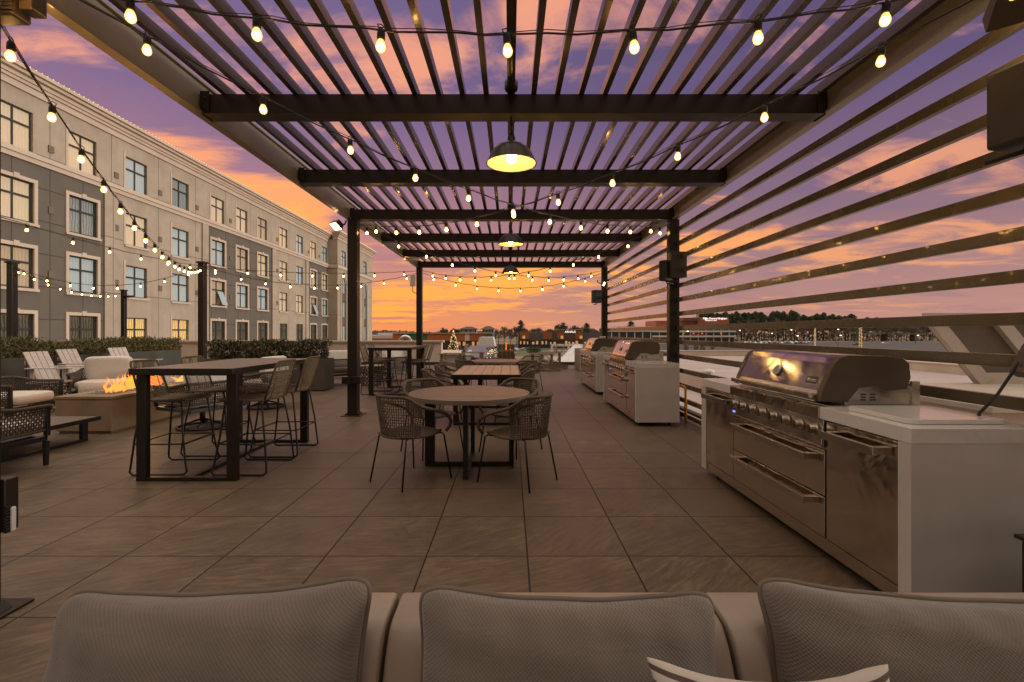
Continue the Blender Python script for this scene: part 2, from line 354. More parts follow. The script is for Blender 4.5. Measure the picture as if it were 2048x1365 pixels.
pane_lit = pane_mat('window_glass_lit_room', (0.45, 0.27, 0.08), (0.85, 0.62, 0.28), glow=0.35)

# ------------------------------------------------------------------ mesh builder
class MB:
    def __init__(s): s.v = []; s.f = []; s.sm = []
    def add(s, vs, fs, smooth=False):
        o = len(s.v); s.v += [tuple(p) for p in vs]
        for f in fs: s.f.append(tuple(i+o for i in f)); s.sm.append(smooth)
        return s
    def box(s, x0, x1, y0, y1, z0, z1, M=None):
        vs = [Vector((x, y, z)) for z in (z0, z1) for y in (y0, y1) for x in (x0, x1)]
        if M is not None: vs = [M @ p for p in vs]
        return s.add(vs, [(0, 2, 3, 1), (4, 5, 7, 6), (0, 1, 5, 4), (2, 6, 7, 3), (0, 4, 6, 2), (1, 3, 7, 5)])
    def cbox(s, c, d, M=None):
        return s.box(c[0]-d[0]/2, c[0]+d[0]/2, c[1]-d[1]/2, c[1]+d[1]/2, c[2]-d[2]/2, c[2]+d[2]/2, M)
    def bar(s, a, b, w, h, up=(0, 0, 1)):
        a = Vector(a); b = Vector(b); d = (b-a).normalized(); up = Vector(up)
        if abs(d.dot(up)) > .98: up = Vector((0, 1, 0))
        x = d.cross(up).normalized(); u = x.cross(d)
        vs = []
        for p in (a, b):
            for sx, su in ((-1, -1), (1, -1), (1, 1), (-1, 1)): vs.append(p+x*sx*w/2+u*su*h/2)
        return s.add(vs, [(0, 1, 2, 3), (7, 6, 5, 4), (0, 4, 5, 1), (1, 5, 6, 2), (2, 6, 7, 3), (3, 7, 4, 0)])
    def tube(s, pts, r, n=8, closed=False, smooth=True):
        P = [Vector(p) for p in pts]; N = len(P); rs = r if isinstance(r, (list, tuple)) else [r]*N
        tan = []
        for i in range(N):
            a = P[(i-1) % N] if (i > 0 or closed) else P[i]; b = P[(i+1) % N] if (i < N-1 or closed) else P[i]
            tt = (b-a); tan.append(tt.normalized() if tt.length > 1e-9 else Vector((0, 0, 1)))
        up = Vector((0, 0, 1)) if abs(tan[0].z) < .9 else Vector((1, 0, 0))
        x = tan[0].cross(up).normalized(); vs = []
        for i in range(N):
            x = (x - tan[i]*x.dot(tan[i]))
            x = x.normalized() if x.length > 1e-6 else tan[i].orthogonal().normalized()
            y = tan[i].cross(x)
            for k in range(n):
                a = 2*PI*k/n + PI/n; vs.append(P[i]+(x*math.cos(a)+y*math.sin(a))*rs[i])
        fs = []
        for i in range(N if closed else N-1):
            j = (i+1) % N
            for k in range(n):
                k2 = (k+1) % n; fs.append((i*n+k, j*n+k, j*n+k2, i*n+k2))
        if not closed:
            fs.append(tuple(range(n))); fs.append(tuple((N-1)*n+k for k in reversed(range(n))))
        return s.add(vs, fs, smooth)
    def lathe(s, prof, n=24, c=(0, 0, 0), smooth=True):
        vs = []; c = Vector(c)
        for r, z in prof:
            for k in range(n):
                a = 2*PI*k/n; vs.append(c+Vector((r*math.cos(a), r*math.sin(a), z)))
        fs = []
        for i in range(len(prof)-1):
            for k in range(n):
                k2 = (k+1) % n; fs.append((i*n+k, i*n+k2, (i+1)*n+k2, (i+1)*n+k))
        return s.add(vs, fs, smooth)
    def prism(s, poly, axis, a, b):
        n = len(poly)
        def mk(u, v, w_): return {'x': (w_, u, v), 'y': (u, w_, v), 'z': (u, v, w_)}[axis]
        vs = [mk(u, v, a) for u, v in poly]+[mk(u, v, b) for u, v in poly]
        fs = [tuple(range(n)), tuple(reversed(range(n, 2*n)))]+[(i, i+n, (i+1) % n+n, (i+1) % n) for i in range(n)]
        return s.add(vs, fs)
    def ball(s, c, r, n=8, m=6, sq=(1, 1, 1)):
        prof = [(r*math.sin(PI*i/m), -r*math.cos(PI*i/m)) for i in range(m+1)]
        prof[0] = (r*0.02, prof[0][1]); prof[-1] = (r*0.02, prof[-1][1])
        o = len(s.v); s.lathe(prof, n, (0, 0, 0))
        for i in range(o, len(s.v)):
            x, y, z = s.v[i]; s.v[i] = (x*sq[0]+c[0], y*sq[1]+c[1], z*sq[2]+c[2])
        return s
    def build(s, name, m_, parent=None, bevel=0.0, loc=None):
        me = bpy.data.meshes.new(name); me.from_pydata(s.v, [], s.f)
        me.polygons.foreach_set('use_smooth', s.sm); me.materials.append(m_); me.update()
        o = bpy.data.objects.new(name, me); C.objects.link(o)
        if parent is not None: o.parent = parent
        if loc is not None: o.location = loc
        if bevel:
            b = o.modifiers.new('bevel', 'BEVEL'); b.width = bevel; b.segments = 2; b.limit_method = 'ANGLE'; b.angle_limit = 0.7
        return o
def recalc(o):
    import bmesh
    bm = bmesh.new(); bm.from_mesh(o.data); bmesh.ops.recalc_face_normals(bm, faces=bm.faces); bm.to_mesh(o.data); bm.free(); return o

def tag(o, label=None, cat=None, group=None, kind=None):
    if label: o['label'] = label
    if cat: o['category'] = cat
    if group: o['group'] = group
    if kind: o['kind'] = kind
    return o
def thing(name, label, cat, loc=(0, 0, 0), rz=0.0, group=None):
    o = bpy.data.objects.new(name, None); C.objects.link(o); o.location = loc; o.rotation_euler = (0, 0, rz)
    o.empty_display_size = 0.1
    return tag(o, label, cat, group)
def dup(o, parent=None, loc=None, rz=None, label=None, group=None):
    kids = list(o.children)
    c = o.copy(); C.objects.link(c); c.parent = parent
    if loc is not None: c.location = loc
    if rz is not None: c.rotation_euler = (0, 0, rz)
    if label: c['label'] = label
    if group: c['group'] = group
    for k in kids: dup(k, c)
    return c
def face_angle(dx_, dy_): return math.atan2(-dx_, dy_)   # local +Y turned to (dx,dy)
def at(px_, py_, Y): return Vector(((px_-VX)*Y/FOC, Y, EYE-(py_-VY)*Y/FOC))
def text_part(name, s_, size, m_, parent, loc, rot, depth=0.01, align='CENTER'):
    cu = bpy.data.curves.new(name, 'FONT'); cu.body = s_; cu.size = size; cu.extrude = depth; cu.align_x = align; cu.align_y = 'CENTER'; cu.resolution_u = 3
    tmp = bpy.data.objects.new('tmp_text', cu); C.objects.link(tmp)
    dg = bpy.context.evaluated_depsgraph_get(); me = bpy.data.meshes.new_from_object(tmp.evaluated_get(dg)); me.name = name
    bpy.data.objects.remove(tmp); bpy.data.curves.remove(cu)
    me.materials.clear(); me.materials.append(m_)
    o = bpy.data.objects.new(name, me); C.objects.link(o); o.parent = parent; o.location = loc; o.rotation_euler = rot
    return o

# ================================================================== SETTING
G = -7.0
def sheet(name, x0, x1, y0, y1, z, m_, kind='structure', th=0.0):
    mb = MB()
    if th: mb.box(x0, x1, y0, y1, z-th, z)
    else: mb.add([(x0, y0, z), (x1, y0, z), (x1, y1, z), (x0, y1, z)], [(0, 1, 2, 3)])
    return tag(mb.build(name, m_), kind=kind)
sheet('ground', -1500, 1500, -600, 2500, G, grass_b)
sheet('deck', -12.3, 2.98, -3.0, 19.4, 0.0, deckm, th=0.12)
def structure(o): return tag(o, kind='structure')
o = MB().box(-12.4, 3.1, 19.42, 19.6, -0.6, 0.12).box(2.99, 3.1, -3, 19.41, -0.6, 0.03).build('roof_edge', curb_m, bevel=0.01); structure(o)
structure(sheet('asphalt_ground', -140, 480, 205, 345, G+0.02, asphalt))
structure(sheet('lawn_ground', 2, 34, 165, 222, G+0.05, grass_g))
structure(sheet('parking_ground', 150, 420, 332, 392, G+0.06, asphalt))
structure(sheet('road', -200, 620, 400, 416, G+0.05, asphalt))

# neighbouring low roofs, part of the same complex, seen through the screen
nb = thing('neighbour_roof', 'broad pale membrane roof beyond the slatted screen, edged by a beige parapet', 'roof', (0, 0, 0))
MB().box(3.12, 21.0, -3, 38.8, -7.0, -0.62).build('roof_deck', roofm, nb)
MB().box(21.0, 21.35, -3, 39.15, -7.0, -0.20).box(3.2, 21.0, 38.8, 39.15, -7, -0.20).build('parapet', parapet_m, nb)
MB().box(20.95, 21.4, -3, 39.2, -0.20, -0.15).box(3.2, 20.95, 38.75, 39.2, -0.20, -0.15).build('coping', trim_m, nb)
MB().box(6.2, 14.0, 12.6, 12.85, -0.62, -0.12).box(6.2, 6.45, 12.85, 24, -0.62, -0.12).build('curb_wall', parapet_m, nb, 0.01)
mb = MB()
for k in range(12): mb.box(3.2, 20.9, 0.5+3.1*k, 0.56+3.1*k, -0.62, -0.605)
mb.build('membrane_seam', whitew, nb)
# goose-neck vent + small roof lamp
rv = thing('roof_vent', 'small white capped vent standing on the pale roof behind the screen', 'vent', (7.4, 17.5, -0.62))
MB().tube([(0, 0, 0), (0, 0, .45)], .12, 14).build('pipe', whiteplas, rv)
MB().lathe([(0.01, .62), (.2, .56), (.22, .47), (.01, .45)], 16).build('cap', whiteplas, rv)

# open roof hatch on the right
ht = thing('roof_hatch', 'grey roof hatch with big ribbed lid tilted open at the right edge', 'roof hatch', (0, 0, 0))
hm = mat('hatch_lid_grey', (0.115, 0.088, 0.062), 0.6, var=0.12, vscale=3); hf = mat('hatch_rim', (0.42, 0.36, 0.29), 0.5, var=0.08, vscale=4)
mb = MB()
A = Vector((7.95, 8.0, .50)); U = Vector((-.92, 0, 1.12)); W_ = Vector((3.0, 0.0, 0))
nrm = U.cross(W_).normalized()
mb.add([A+U*a+W_*b+nrm*c*.06 for c in (0, 1) for a, b in ((0, 0), (1, 0), (1, 1), (0, 1))], [(0, 1, 2, 3), (7, 6, 5, 4), (0, 4, 5, 1), (1, 5, 6, 2), (2, 6, 7, 3), (3, 7, 4, 0)])
mb.build('lid', hm, ht)
mb = MB()
for b in (0.03, .40, .78): mb.bar(A+W_*b-nrm*.05, A+U+W_*b-nrm*.05, .20, .10, nrm)
mb.bar(A+U*.05-nrm*.04, A+W_+U*.05-nrm*.04, .22, .09, nrm); mb.bar(A+U-nrm*.04, A+U+W_-nrm*.04, .12, .09, nrm)
mb.build('lid_rim', hf, ht)
MB().box(5.75, 11.0, 5.6, 8.05, -0.62, 0.40).build('hatch_curb', parapet_m, ht, 0.02)
MB().box(5.65, 11.1, 5.5, 8.15, 0.402, 0.48).build('curb_flange', hf, ht, 0.01)

# cream parapets beyond the far-left corner of the deck
pw = thing('cream_parapet', 'long cream stucco parapet with pale cap beyond the far left deck corner', 'parapet wall')
MB().box(-21.4, -3.1, 21.2, 21.6, -7, 0.90).build('wall', cream_m, pw)
MB().box(-21.4, -3.02, 21.12, 21.68, 0.90, 0.98).build('cap', trim_m, pw)
pw2 = thing('stepped_parapet', 'lower cream parapet stepping down behind the long one', 'parapet wall')
MB().box(-21.4, -6.6, 29.0, 29.4, -7, 0.62).build('wall', cream_m, pw2); MB().box(-21.4, -6.5, 28.9, 29.5, .62, .72).build('cap', trim_m, pw2)
bw = thing('sage_block', 'grey green stucco block behind the left adirondack chairs', 'building')
MB().box(-6.4, -3.2, 31.5, 38, -7, -.16).build('wall', greenstucco, bw); MB().box(-6.5, -3.1, 31.4, 38.1, -.16, -.08).build('cap', trim_m, bw)
gn = thing('gooseneck_duct', 'silver gooseneck exhaust duct rising over the cream parapet', 'duct', (-6.6, 31.2, 0.4))
MB().tube([(0, 0, -1.3), (0, 0, .30)]+[(-.36+.36*math.cos(a), 0, .30+.36*math.sin(a)) for a in [PI*i/8 for i in range(1, 8)]]+[(-.72, 0, .28), (-.72, 0, .12)], .13, 14).build('pipe', steel_plain, gn)
# metal roofs over the far deck edge
mr = thing('seamed_metal_roof', 'pale standing-seam metal roof slope past the far right deck edge', 'roof')
mb = MB(); P0 = [(1.75, 20.3, -.25), (4.5, 20.3, -.25), (4.5, 24.0, .72), (3.3, 24.0, .72)]
mb.add(P0+[(x, y, z-.08) for x, y, z in P0], [(0, 1, 2, 3), (7, 6, 5, 4), (0, 4, 5, 1), (1, 5, 6, 2), (2, 6, 7, 3), (3, 7, 4, 0)])
mb.build('roof_sheet', metalroof, mr)
mb = MB()
for k in range(7):
    a = k/6; mb.bar(Vector((1.8+a*2.6, 20.28, -.235)), Vector((3.32+a*1.15, 24.0, .735)), .03, .05)
mb.build('seam', whitew, mr)
MB().box(1.7, 4.6, 20.22, 24.1, -7, -.34).build('wall', whitew, mr)
wf = thing('white_roof_frame', 'white square tube frame standing by the metal roof slope', 'frame', (3.0, 25.2, 0))
mb = MB()
for x in (-.75, .15): mb.box(x-.06, x+.06, -.06, .06, -7, .60)
mb.box(-.81, .9, -.06, .06, .604, .72); mb.build('post_frame', whitew, wf)
dk = thing('dark_seamed_roof', 'dark grey standing-seam roof behind the left adirondack chairs', 'roof')
mb = MB(); P0 = [(-4.4, 40, -.8), (-1.2, 40, -.8), (-1.5, 46, .05), (-3.9, 46, .05)]
mb.add(P0+[(x, y, z-.1) for x, y, z in P0], [(0, 1, 2, 3), (7, 6, 5, 4), (0, 4, 5, 1), (1, 5, 6, 2), (2, 6, 7, 3), (3, 7, 4, 0)])
mb.build('roof_sheet', darkroof, dk); MB().box(-4.3, -1.3, 40.1, 46, -7, -.92).build('wall', greyp, dk)
wr = thing('white_gable_roof', 'white tent-like gable roof in the middle distance left of centre', 'roof')
MB().prism([(-4.3, -.62), (-3.9, .72), (-2.2, .72), (-1.9, -.62)], 'y', 60, 66).build('roof_sheet', metalroof, wr)
MB().box(-4.2, -2.0, 60.1, 65.9, -7, -.64).build('wall', whitew, wr)

# ================================================================== HOTEL on the left
HX = -21.5
hotel = thing('hotel_building', 'long four-storey beige and grey hotel with pale cornice along the left', 'building')
cols = [16.9, 20.35, 23.6, 27.0, 30.6, 34.5, 37.6, 40.7, 44.5, 47.9, 51.2, 54.3]
rows = [(9.42, 11.22), (6.27, 8.07), (3.34, 5.12), (0.36, 2.18)]
HWW = 0.79
def grey_bay(y): return y < 25.1 or 33.3 < y < 42.6 or 49.6 < y < 55.6
ycuts = sorted(set([12.0, 25.1, 33.3, 42.6, 49.6, 55.6, 56.4]+[c+s for c in cols for s in (-HWW, HWW)]))
zcuts = sorted(set([-7.0, 8.95, 12.0]+[z for r in rows for z in r]))
gms, bm_ = [MB(), MB(), MB()], MB()
def gmf(y): return gms[0 if y < 30 else 1 if y < 46 else 2]
wins = [(c-HWW, c+HWW, z0, z1) for c in cols for z0, z1 in rows]
for i in range(len(ycuts)-1):
    for j in range(len(zcuts)-1):
        y0, y1, z0, z1 = ycuts[i], ycuts[i+1], zcuts[j], zcuts[j+1]; ym, zm = (y0+y1)/2, (z0+z1)/2
        if any(a < ym < b and c < zm < e for a, b, c, e in wins): continue
        (gmf(ym) if grey_bay(ym) and zm < 8.95 else bm_).add([(HX, y0, z0), (HX, y1, z0), (HX, y1, z1), (HX, y0, z1)], [(0, 1, 2, 3)])
for a, b, c, e in wins:   # reveals
    tgt = gmf(a) if grey_bay((a+b)/2) and c < 8.9 else bm_
    X2 = HX-.22
    tgt.add([(HX, a, c), (X2, a, c), (X2, a, e), (HX, a, e)], [(0, 1, 2, 3)]).add([(HX, b, c), (X2, b, c), (X2, b, e), (HX, b, e)], [(3, 2, 1, 0)])
    tgt.add([(HX, a, c), (HX, b, c), (X2, b, c), (X2, a, c)], [(0, 1, 2, 3)]).add([(HX, a, e), (HX, b, e), (X2, b, e), (X2, a, e)], [(3, 2, 1, 0)])
bm_.box(-34, HX-.5, 12, 56.4, -7, 12.1)
bm_.build('beige_wall', wall_beige, hotel); [g_.build('grey_wall', wall_grey, hotel) for g_ in gms]
for yb in (25.1, 33.0, 42.6, 49.6, 55.9):
    MB().box(HX, HX+.10, yb-.32, yb+.32, -7, 8.93).build('pilaster', wall_beige, hotel)
def cornice(mb, x0, y0, y1, zb, ret=False):
    for dxx, z0, z1 in ((.10, 0, .28), (.20, .28, .42), (.28, .42, .60), (.46, .60, .74), (.60, .74, .90)):
        mb.box(x0-.5, x0+dxx, y0-(dxx if ret else 0), y1+(dxx if ret else 0), zb+z0, zb+z1-.004)
mb = MB(); cornice(mb, HX, 12.0, 56.4, 12.0); mb.build('cornice', trim_m, hotel)
mb = MB().box(HX, HX+.10, 12, 56.4, 8.95, 9.16).box(HX, HX+.18, 12, 56.4, 9.163, 9.36); mb.build('belt_course', trim_m, hotel)
wr_ = random.Random(3)
first = {}
def window(y, z0, z1, kind, trimmed, X=HX, tall=1):
    f = MB(); w_ = HWW
    xf = X-.16; q = .055
    f.box(xf, xf+.06, y-w_, y-w_+q, z0, z1).box(xf, xf+.06, y+w_-q, y+w_, z0, z1)
    f.box(xf, xf+.06, y-w_+q, y+w_-q, z0, z0+q).box(xf, xf+.06, y-w_+q, y+w_-q, z1-q, z1)
    f.box(xf+.003, xf+.063, y-.035, y+.035, z0+q, z1-q)
    zt = z0+(z1-z0)*.63
    f.box(xf+.006, xf+.066, y-w_+q, y+w_-q, zt-.045, zt+.045)
    fr = f.build('window', framem, hotel)
    MB().add([(xf+.02, y-w_, z0), (xf+.02, y+w_, z0), (xf+.02, y+w_, z1), (xf+.02, y-w_, z1)], [(0, 1, 2, 3)]).build('pane', kind, fr)
    tm = MB()
    if trimmed:
        b = .16
        tm.box(X, X+.07, y-w_-b, y-w_, z0-.04, z1+b).box(X, X+.07, y+w_, y+w_+b, z0-.04, z1+b).box(X, X+.07, y-w_, y+w_, z1, z1+b)
        tm.box(X, X+.10, y-.12, y+.12, z1+.003, z1+b+.07).box(X, X+.12, y-w_-b-.03, y+w_+b+.03, z0-.16, z0-.04)
    else:
        tm.box(X, X+.09, y-w_-.08, y+w_+.08, z0-.12, z0)
        tm.box(X, X+.03, y-w_-.12, y-w_, z0, z1+.25)
    tm.build('surround', trim_m, fr)
    return fr
for ri, (z0, z1) in enumerate(rows):
    for ci, y in enumerate(cols):
        gb = grey_bay(y)
        if ri == 3: k = pane_lit if ci in (3, 4) else pane_dark
        else: k = wr_.choice([pane_blue, pane_blue, pane_half, pane_cream, pane_cream, pane_warm, pane_blue])
        window(y, z0, z1, k, gb and ri > 0)
# open casements
for y, (z0, z1) in ((34.5, rows[2]), (51.2, rows[2])):
    mb = MB(); a = Vector((HX-.05, y+.05, z1-.75)); mb.add([a, a+Vector((0, .68, 0)), a+Vector((.38, .68, -1.0)), a+Vector((.38, 0, -1.0))], [(0, 1, 2, 3)])
    mb.build('open_sash', pane_blue, hotel)
mb = MB()
for y in (21.95, 25.6, 28.8, 32.2, 36.05, 43.3, 50.0, 52.8):
    for z in (9.75, 6.9, 3.9): mb.box(HX, HX+.05, y-.13, y+.13, z, z+.32)
mb.build('wall_vent', mat('vent_grille', (0.17, 0.13, 0.09), .6), hotel)
# tower at the far end
tw = thing('hotel_tower', 'projecting beige end tower of the hotel with tall arched windows', 'building')
TX = -20.3
tb = MB(); twin = []
for y in (57.2, 65.6): twin += [(y-.75, y+.75, 9.42, 11.2), (y-.75, y+.75, .2, 8.0)]
yc = sorted(set([55.2, 69.0]+[v for a in twin for v in a[:2]])); zc_ = sorted(set([-7, 12.3]+[v for a in twin for v in a[2:]]))
for i in range(len(yc)-1):
    for j in range(len(zc_)-1):
        ym, zm = (yc[i]+yc[i+1])/2, (zc_[j]+zc_[j+1])/2
        if any(a < ym < b and c < zm < e for a, b, c, e in twin): continue
        tb.add([(TX, yc[i], zc_[j]), (TX, yc[i+1], zc_[j]), (TX, yc[i+1], zc_[j+1]), (TX, yc[i], zc_[j+1])], [(0, 1, 2, 3)])
tb.add([(TX, 55.2, -7), (-34, 55.2, -7), (-34, 55.2, 12.3), (TX, 55.2, 12.3)], [(0, 1, 2, 3)])
tb.box(-34, TX-.4, 55.3, 69, -7, 12.3)
tb.build('wall', wall_beige, tw)
for y in (57.2, 65.6):
    f = MB()
    for z0, z1 in ((9.42, 11.2),):
        f.box(TX-.16, TX-.1, y-.75, y+.75, z0, z0+.07).box(TX-.16, TX-.1, y-.75, y+.75, z1-.07, z1).box(TX-.157, TX-.097, y-.04, y+.04, z0, z1).box(TX-.154, TX-.09, y-.75, y+.75, 10.5, 10.6)
    fr = f.build('window', framem, tw); MB().add([(TX-.13, y-.75, 9.42), (TX-.13, y+.75, 9.42), (TX-.13, y+.75, 11.2), (TX-.13, y-.75, 11.2)], [(0, 1, 2, 3)]).build('pane', pane_blue, fr)
    f = MB()
    for z in (.2, 2.1, 3.1, 5.0, 6.0, 7.9): f.box(TX-.16, TX-.09, y-.75, y+.75, z, z+.09)
    f.box(TX-.158, TX-.095, y-.04, y+.04, .2, 8)
    fr = f.build('arched_window', framem, tw)
    MB().add([(TX-.13, y-.75, z) if k == 0 else (TX-.13, y+.75, z) for z in (.2, 8.0) for k in (0, 1)], [(0, 1, 3, 2)]).build('pane', pane_blue, fr)
    MB().box(TX-.14, TX-.08, y-.75, y+.75, 2.19, 3.1).build('spandrel', wall_grey, fr); MB().box(TX-.14, TX-.08, y-.75, y+.75, 5.09, 6.0).build('spandrel', wall_grey, fr)
    ar = MB(); pts = [(y-.95, .1), (y-.95, 7.3)]+[(y-.95*math.cos(PI*k/12), 7.3+.95*math.sin(PI*k/12)) for k in range(1, 12)]+[(y+.95, 7.3), (y+.95, .1)]
    for k in range(len(pts)-1): ar.bar((TX+.03, pts[k][0], pts[k][1]), (TX+.03, pts[k+1][0], pts[k+1][1]), .2, .16, (1, 0, 0))
    # spandrel corners that close the arch
    for s in (-1, 1):
        cn = [(y+s*.75, 8.0)]+[(y+s*.75*math.cos(PI/2*k/6), 7.25+.75*math.sin(PI/2*k/6)) for k in range(7)]
        ar.prism(cn, 'x', TX-.05, TX+.004)
    ar.build('surround', trim_m, fr)
mb = MB(); cornice(mb, TX, 55.2, 69.0, 12.3, True); mb.build('cornice', trim_m, tw)
MB().box(TX, TX+.12, 55.1, 69.05, 8.95, 9.3).box(-34, TX, 55.08, 55.2, 8.95, 9.3).build('belt_course', trim_m, tw)
def dots(name, label, pts):
    mb = MB()
    for p in pts:
        x, y, z = p; r = .022
        mb.add([(x-r, y, z), (x, y-r, z), (x+r, y, z), (x, y+r, z), (x, y, z+r), (x, y, z-r)], [(0, 1, 4), (1, 2, 4), (2, 3, 4), (3, 0, 4), (1, 0, 5), (2, 1, 5), (3, 2, 5), (0, 3, 5)])
    o = mb.build(name, twinkle); tag(o, label, 'string light', kind='stuff'); return o
dots('roof_edge_lights', 'row of tiny warm bulbs along the hotel cornice', [(HX+.45, 12+.26*k, 12.98) for k in range(170)])
dots('tower_edge_lights', 'row of tiny warm bulbs round the tower cornice at the far end', [(TX+.5, 55+.3*k, 13.28) for k in range(47)]+[(TX+.5-.3*k, 54.8, 13.28) for k in range(8)])

# ================================================================== PERGOLA
BY = [-1.5, 0.35, 2.21, 4.0, 5.82, 7.68, 9.53, 11.41, 13.27]
ZB, ZT = 3.185, 3.35
XL, XR = -2.56, 2.67
pg = thing('pergola', 'dark bronze pergola with cross beams and thin lengthwise louvers over the grills and tables', 'pergola')
for i, y in enumerate(BY):
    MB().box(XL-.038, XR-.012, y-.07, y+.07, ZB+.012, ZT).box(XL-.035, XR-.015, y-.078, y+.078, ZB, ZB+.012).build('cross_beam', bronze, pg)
for y in BY:
    for s, x in ((1, XL-.03), (-1, XR-.02)):
        xx = x+s*.002; mb = MB().box(min(xx, xx+s*.075), max(xx, xx+s*.075), y-.0845, y-.0785, ZB+.01, ZT+.02)
        for zz in (.045, .125):
            mb.tube([(xx+s*.038, y-.092, ZB+zz), (xx+s*.038, y-.084, ZB+zz)], .009, 6)
        mb.build('bracket', bronze, pg)
for s, x in ((-1, -2.645), (1, 2.705)):
    mb = MB(); x2 = x-s*.045
    mb.box(min(x, x2), max(x, x2), BY[0]-.2, 13.4, ZB+.02, ZT+.09)
    x3 = x-s*.075; x4 = x+s*.008
    mb.box(min(x4, x3), max(x4, x3), BY[0]-.2, 13.4, ZB, ZB+.018)
    mb.box(min(x4, x3), max(x4, x3), BY[0]-.2, 13.4, ZT+.092, ZT+.108)
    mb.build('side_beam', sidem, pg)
for k in range(-12, 14):
    x = k*.2+.0
    if -2.55 < x < 2.62:
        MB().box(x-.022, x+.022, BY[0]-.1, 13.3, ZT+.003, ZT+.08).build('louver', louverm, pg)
for x in (XL, XR):
    for y in (2.21, 7.68, 13.27):
        p = MB().box(x-.078, x+.078, y-.078, y+.078, .013, ZB+.004).box(x-.082, x-.076, y-.05, y+.05, .03, ZB-.05).build('post', bronze, pg, 0.006)
        MB().box(x-.16, x+.16, y-.16, y+.16, 0, .012).prism([(x-.13, .012), (x+.13, .012), (x+.085, .045), (x-.085, .045)], 'y', y-.085, y+.085).build('base_plate', bronze, p, 0.003)
mb = MB()
mb.tube([(0.03, BY[0], 3.335-.0), (0.03, 13.2, 3.335)], .012, 8)
mb.build('conduit', tubem, pg)
for y in (4.0, 7.68, 11.41):
    MB().lathe([(.001, -.05), (.05, -.05), (.055, -.03), (.055, .02), (.04, .035), (.001, .035)], 18, (.01, y-.13, 3.40)).build('junction_box', bronze, pg)

# slatted screen
ss = thing('slatted_screen', 'tall screen of spaced horizontal bronze slats along the right side of the terrace', 'screen')
for k in range(-6, 8):
    top = 1.46+.2265*k
    for y0, y1 in ((-1.5, 2.125), (2.295, 7.595), (7.765, 13.185)):
        MB().box(2.70, 2.745, y0, y1, top-.07, top).build('slat', slatpaint, ss, 0.003)

# pendant lamps
def make_lamp(y, label):
    L = thing('pendant_lamp', label, 'pendant lamp', (0.012, y, 2.79), 0, 'barn pendants down the middle of the pergola')
    pr = [(.060, .175), (.085, .168), (.125, .145), (.165, .105), (.192, .05), (.213, .004), (.216, 0.0), (.212, -.002)]
    s1 = MB().lathe(pr, 40).build('shade', bronze, L)
    pr2 = [(.208, .003), (.188, .048), (.161, .101), (.122, .140), (.083, .161), (.002, .166)]
    MB().lathe(pr2, 40).build('shade_lining', shade_in, s1)
    MB().lathe([(.001, .245), (.028, .243), (.034, .215), (.034, .185), (.062, .176)], 20).tube([(0, 0, .243), (0, 0, .40)], .008, 8).tube([(.0, 0, .33), (.03, 0, .36), (.03, 0, .39)], .004, 6).build('stem', bronze, L)
    MB().ball((0, 0, .055), .045, 16, 10, (1, 1, 1.15)).build('bulb', lampcore, L)
    return L
l1 = make_lamp(4.0, 'nearest and largest barn pendant, hanging from the first beam in view')
make_lamp(7.68, 'middle barn pendant, hanging from the beam on the front posts')
make_lamp(11.41, 'farthest and smallest barn pendant, just above the low string of lights')

# ------------------------------------------------------------------ string lights
bulb_me = None
def string(label, A, B, sag, spacing=.61, first_=.3, end=.2, name='string_light'):
    global bulb_me
    A = Vector(A); B = Vector(B); L = (B-A).length
    g = 'strings of warm bulbs around the terrace'
    o = thing(name, label, 'string light', tuple(A), 0, g)
    P = lambda t: (B-A)*t + Vector((0, 0, -sag*4*t*(1-t)))
    n = 36
    pts = [P(i/n)+Vector((0, 0, .006*math.sin(i*2.1))) for i in range(n+1)]
    mb = MB().tube(pts, .0055, 6)
    mb.tube([p+Vector((.006*math.sin(i), 0, .012+.006*math.cos(i*1.3))) for i, p in enumerate(pts)], .0022, 4)
    mb.build('cable', cable, o)
    s = first_
    while s < L-end:
        p = P(s/L)
        if bulb_me is None:
            b = MB().lathe([(.003, -.110), (.012, -.107), (.0205, -.098), (.0240, -.085), (.0215, -.070), (.015, -.055), (.012, -.045)], 14).build('bulb', bulbglass, o)
            k = MB().lathe([(.001, .004), (.015, .002), (.019, -.012), (.019, -.045), (.014, -.052), (.001, -.053)], 12).tube([(-.012, 0, 0), (-.02, 0, .02), (0, 0, .028), (.02, 0, .02), (.012, 0, 0)], .003, 5).build('socket', rubber, b)
            f = MB().ball((0, 0, -.083), .0135, 8, 6, (1.25, 1.25, 1.4)).build('filament', core_m, b)
            bulb_me = (b.data, k.data, f.data)
        else:
            b = bpy.data.objects.new('bulb', bulb_me[0]); C.objects.link(b); b.parent = o
            for nm, me in (('socket', bulb_me[1]), ('filament', bulb_me[2])):
                k = bpy.data.objects.new(nm, me); C.objects.link(k); k.parent = b
        b.location = p; b.rotation_euler = (rnd.uniform(-.08, .08), rnd.uniform(-.08, .08), rnd.uniform(0, 6))
        s += spacing*(1+rnd.uniform(-.02, .02))
    return o
string('nearest string light, crossing the top of the photo right above the tables', (-2.6, 2.26, 3.12), (2.66, 2.26, 3.12), .33, first_=.17)
string('string light running from the near left post diagonally to the right front post', (-2.6, 2.1, 3.23), (2.60, 7.62, 3.12), .49, first_=.17)
string('string light running from the near right post diagonally to the left front post', (2.66, 2.1, 3.17), (-2.50, 7.62, 3.12), .49, first_=.17)
string('string light running from the left front post diagonally to the far right post', (-2.47, 7.74, 3.12), (2.62, 13.2, 3.10), .47, first_=.12)
string('string light running from the right front post diagonally to the far left post', (2.58, 7.74, 3.12), (-2.50, 13.2, 3.10), .47, first_=.12)
string('low slack string light hung straight between the two farthest posts', (-2.46, 13.30, 3.02), (2.58, 13.30, 3.02), .42, first_=.3)
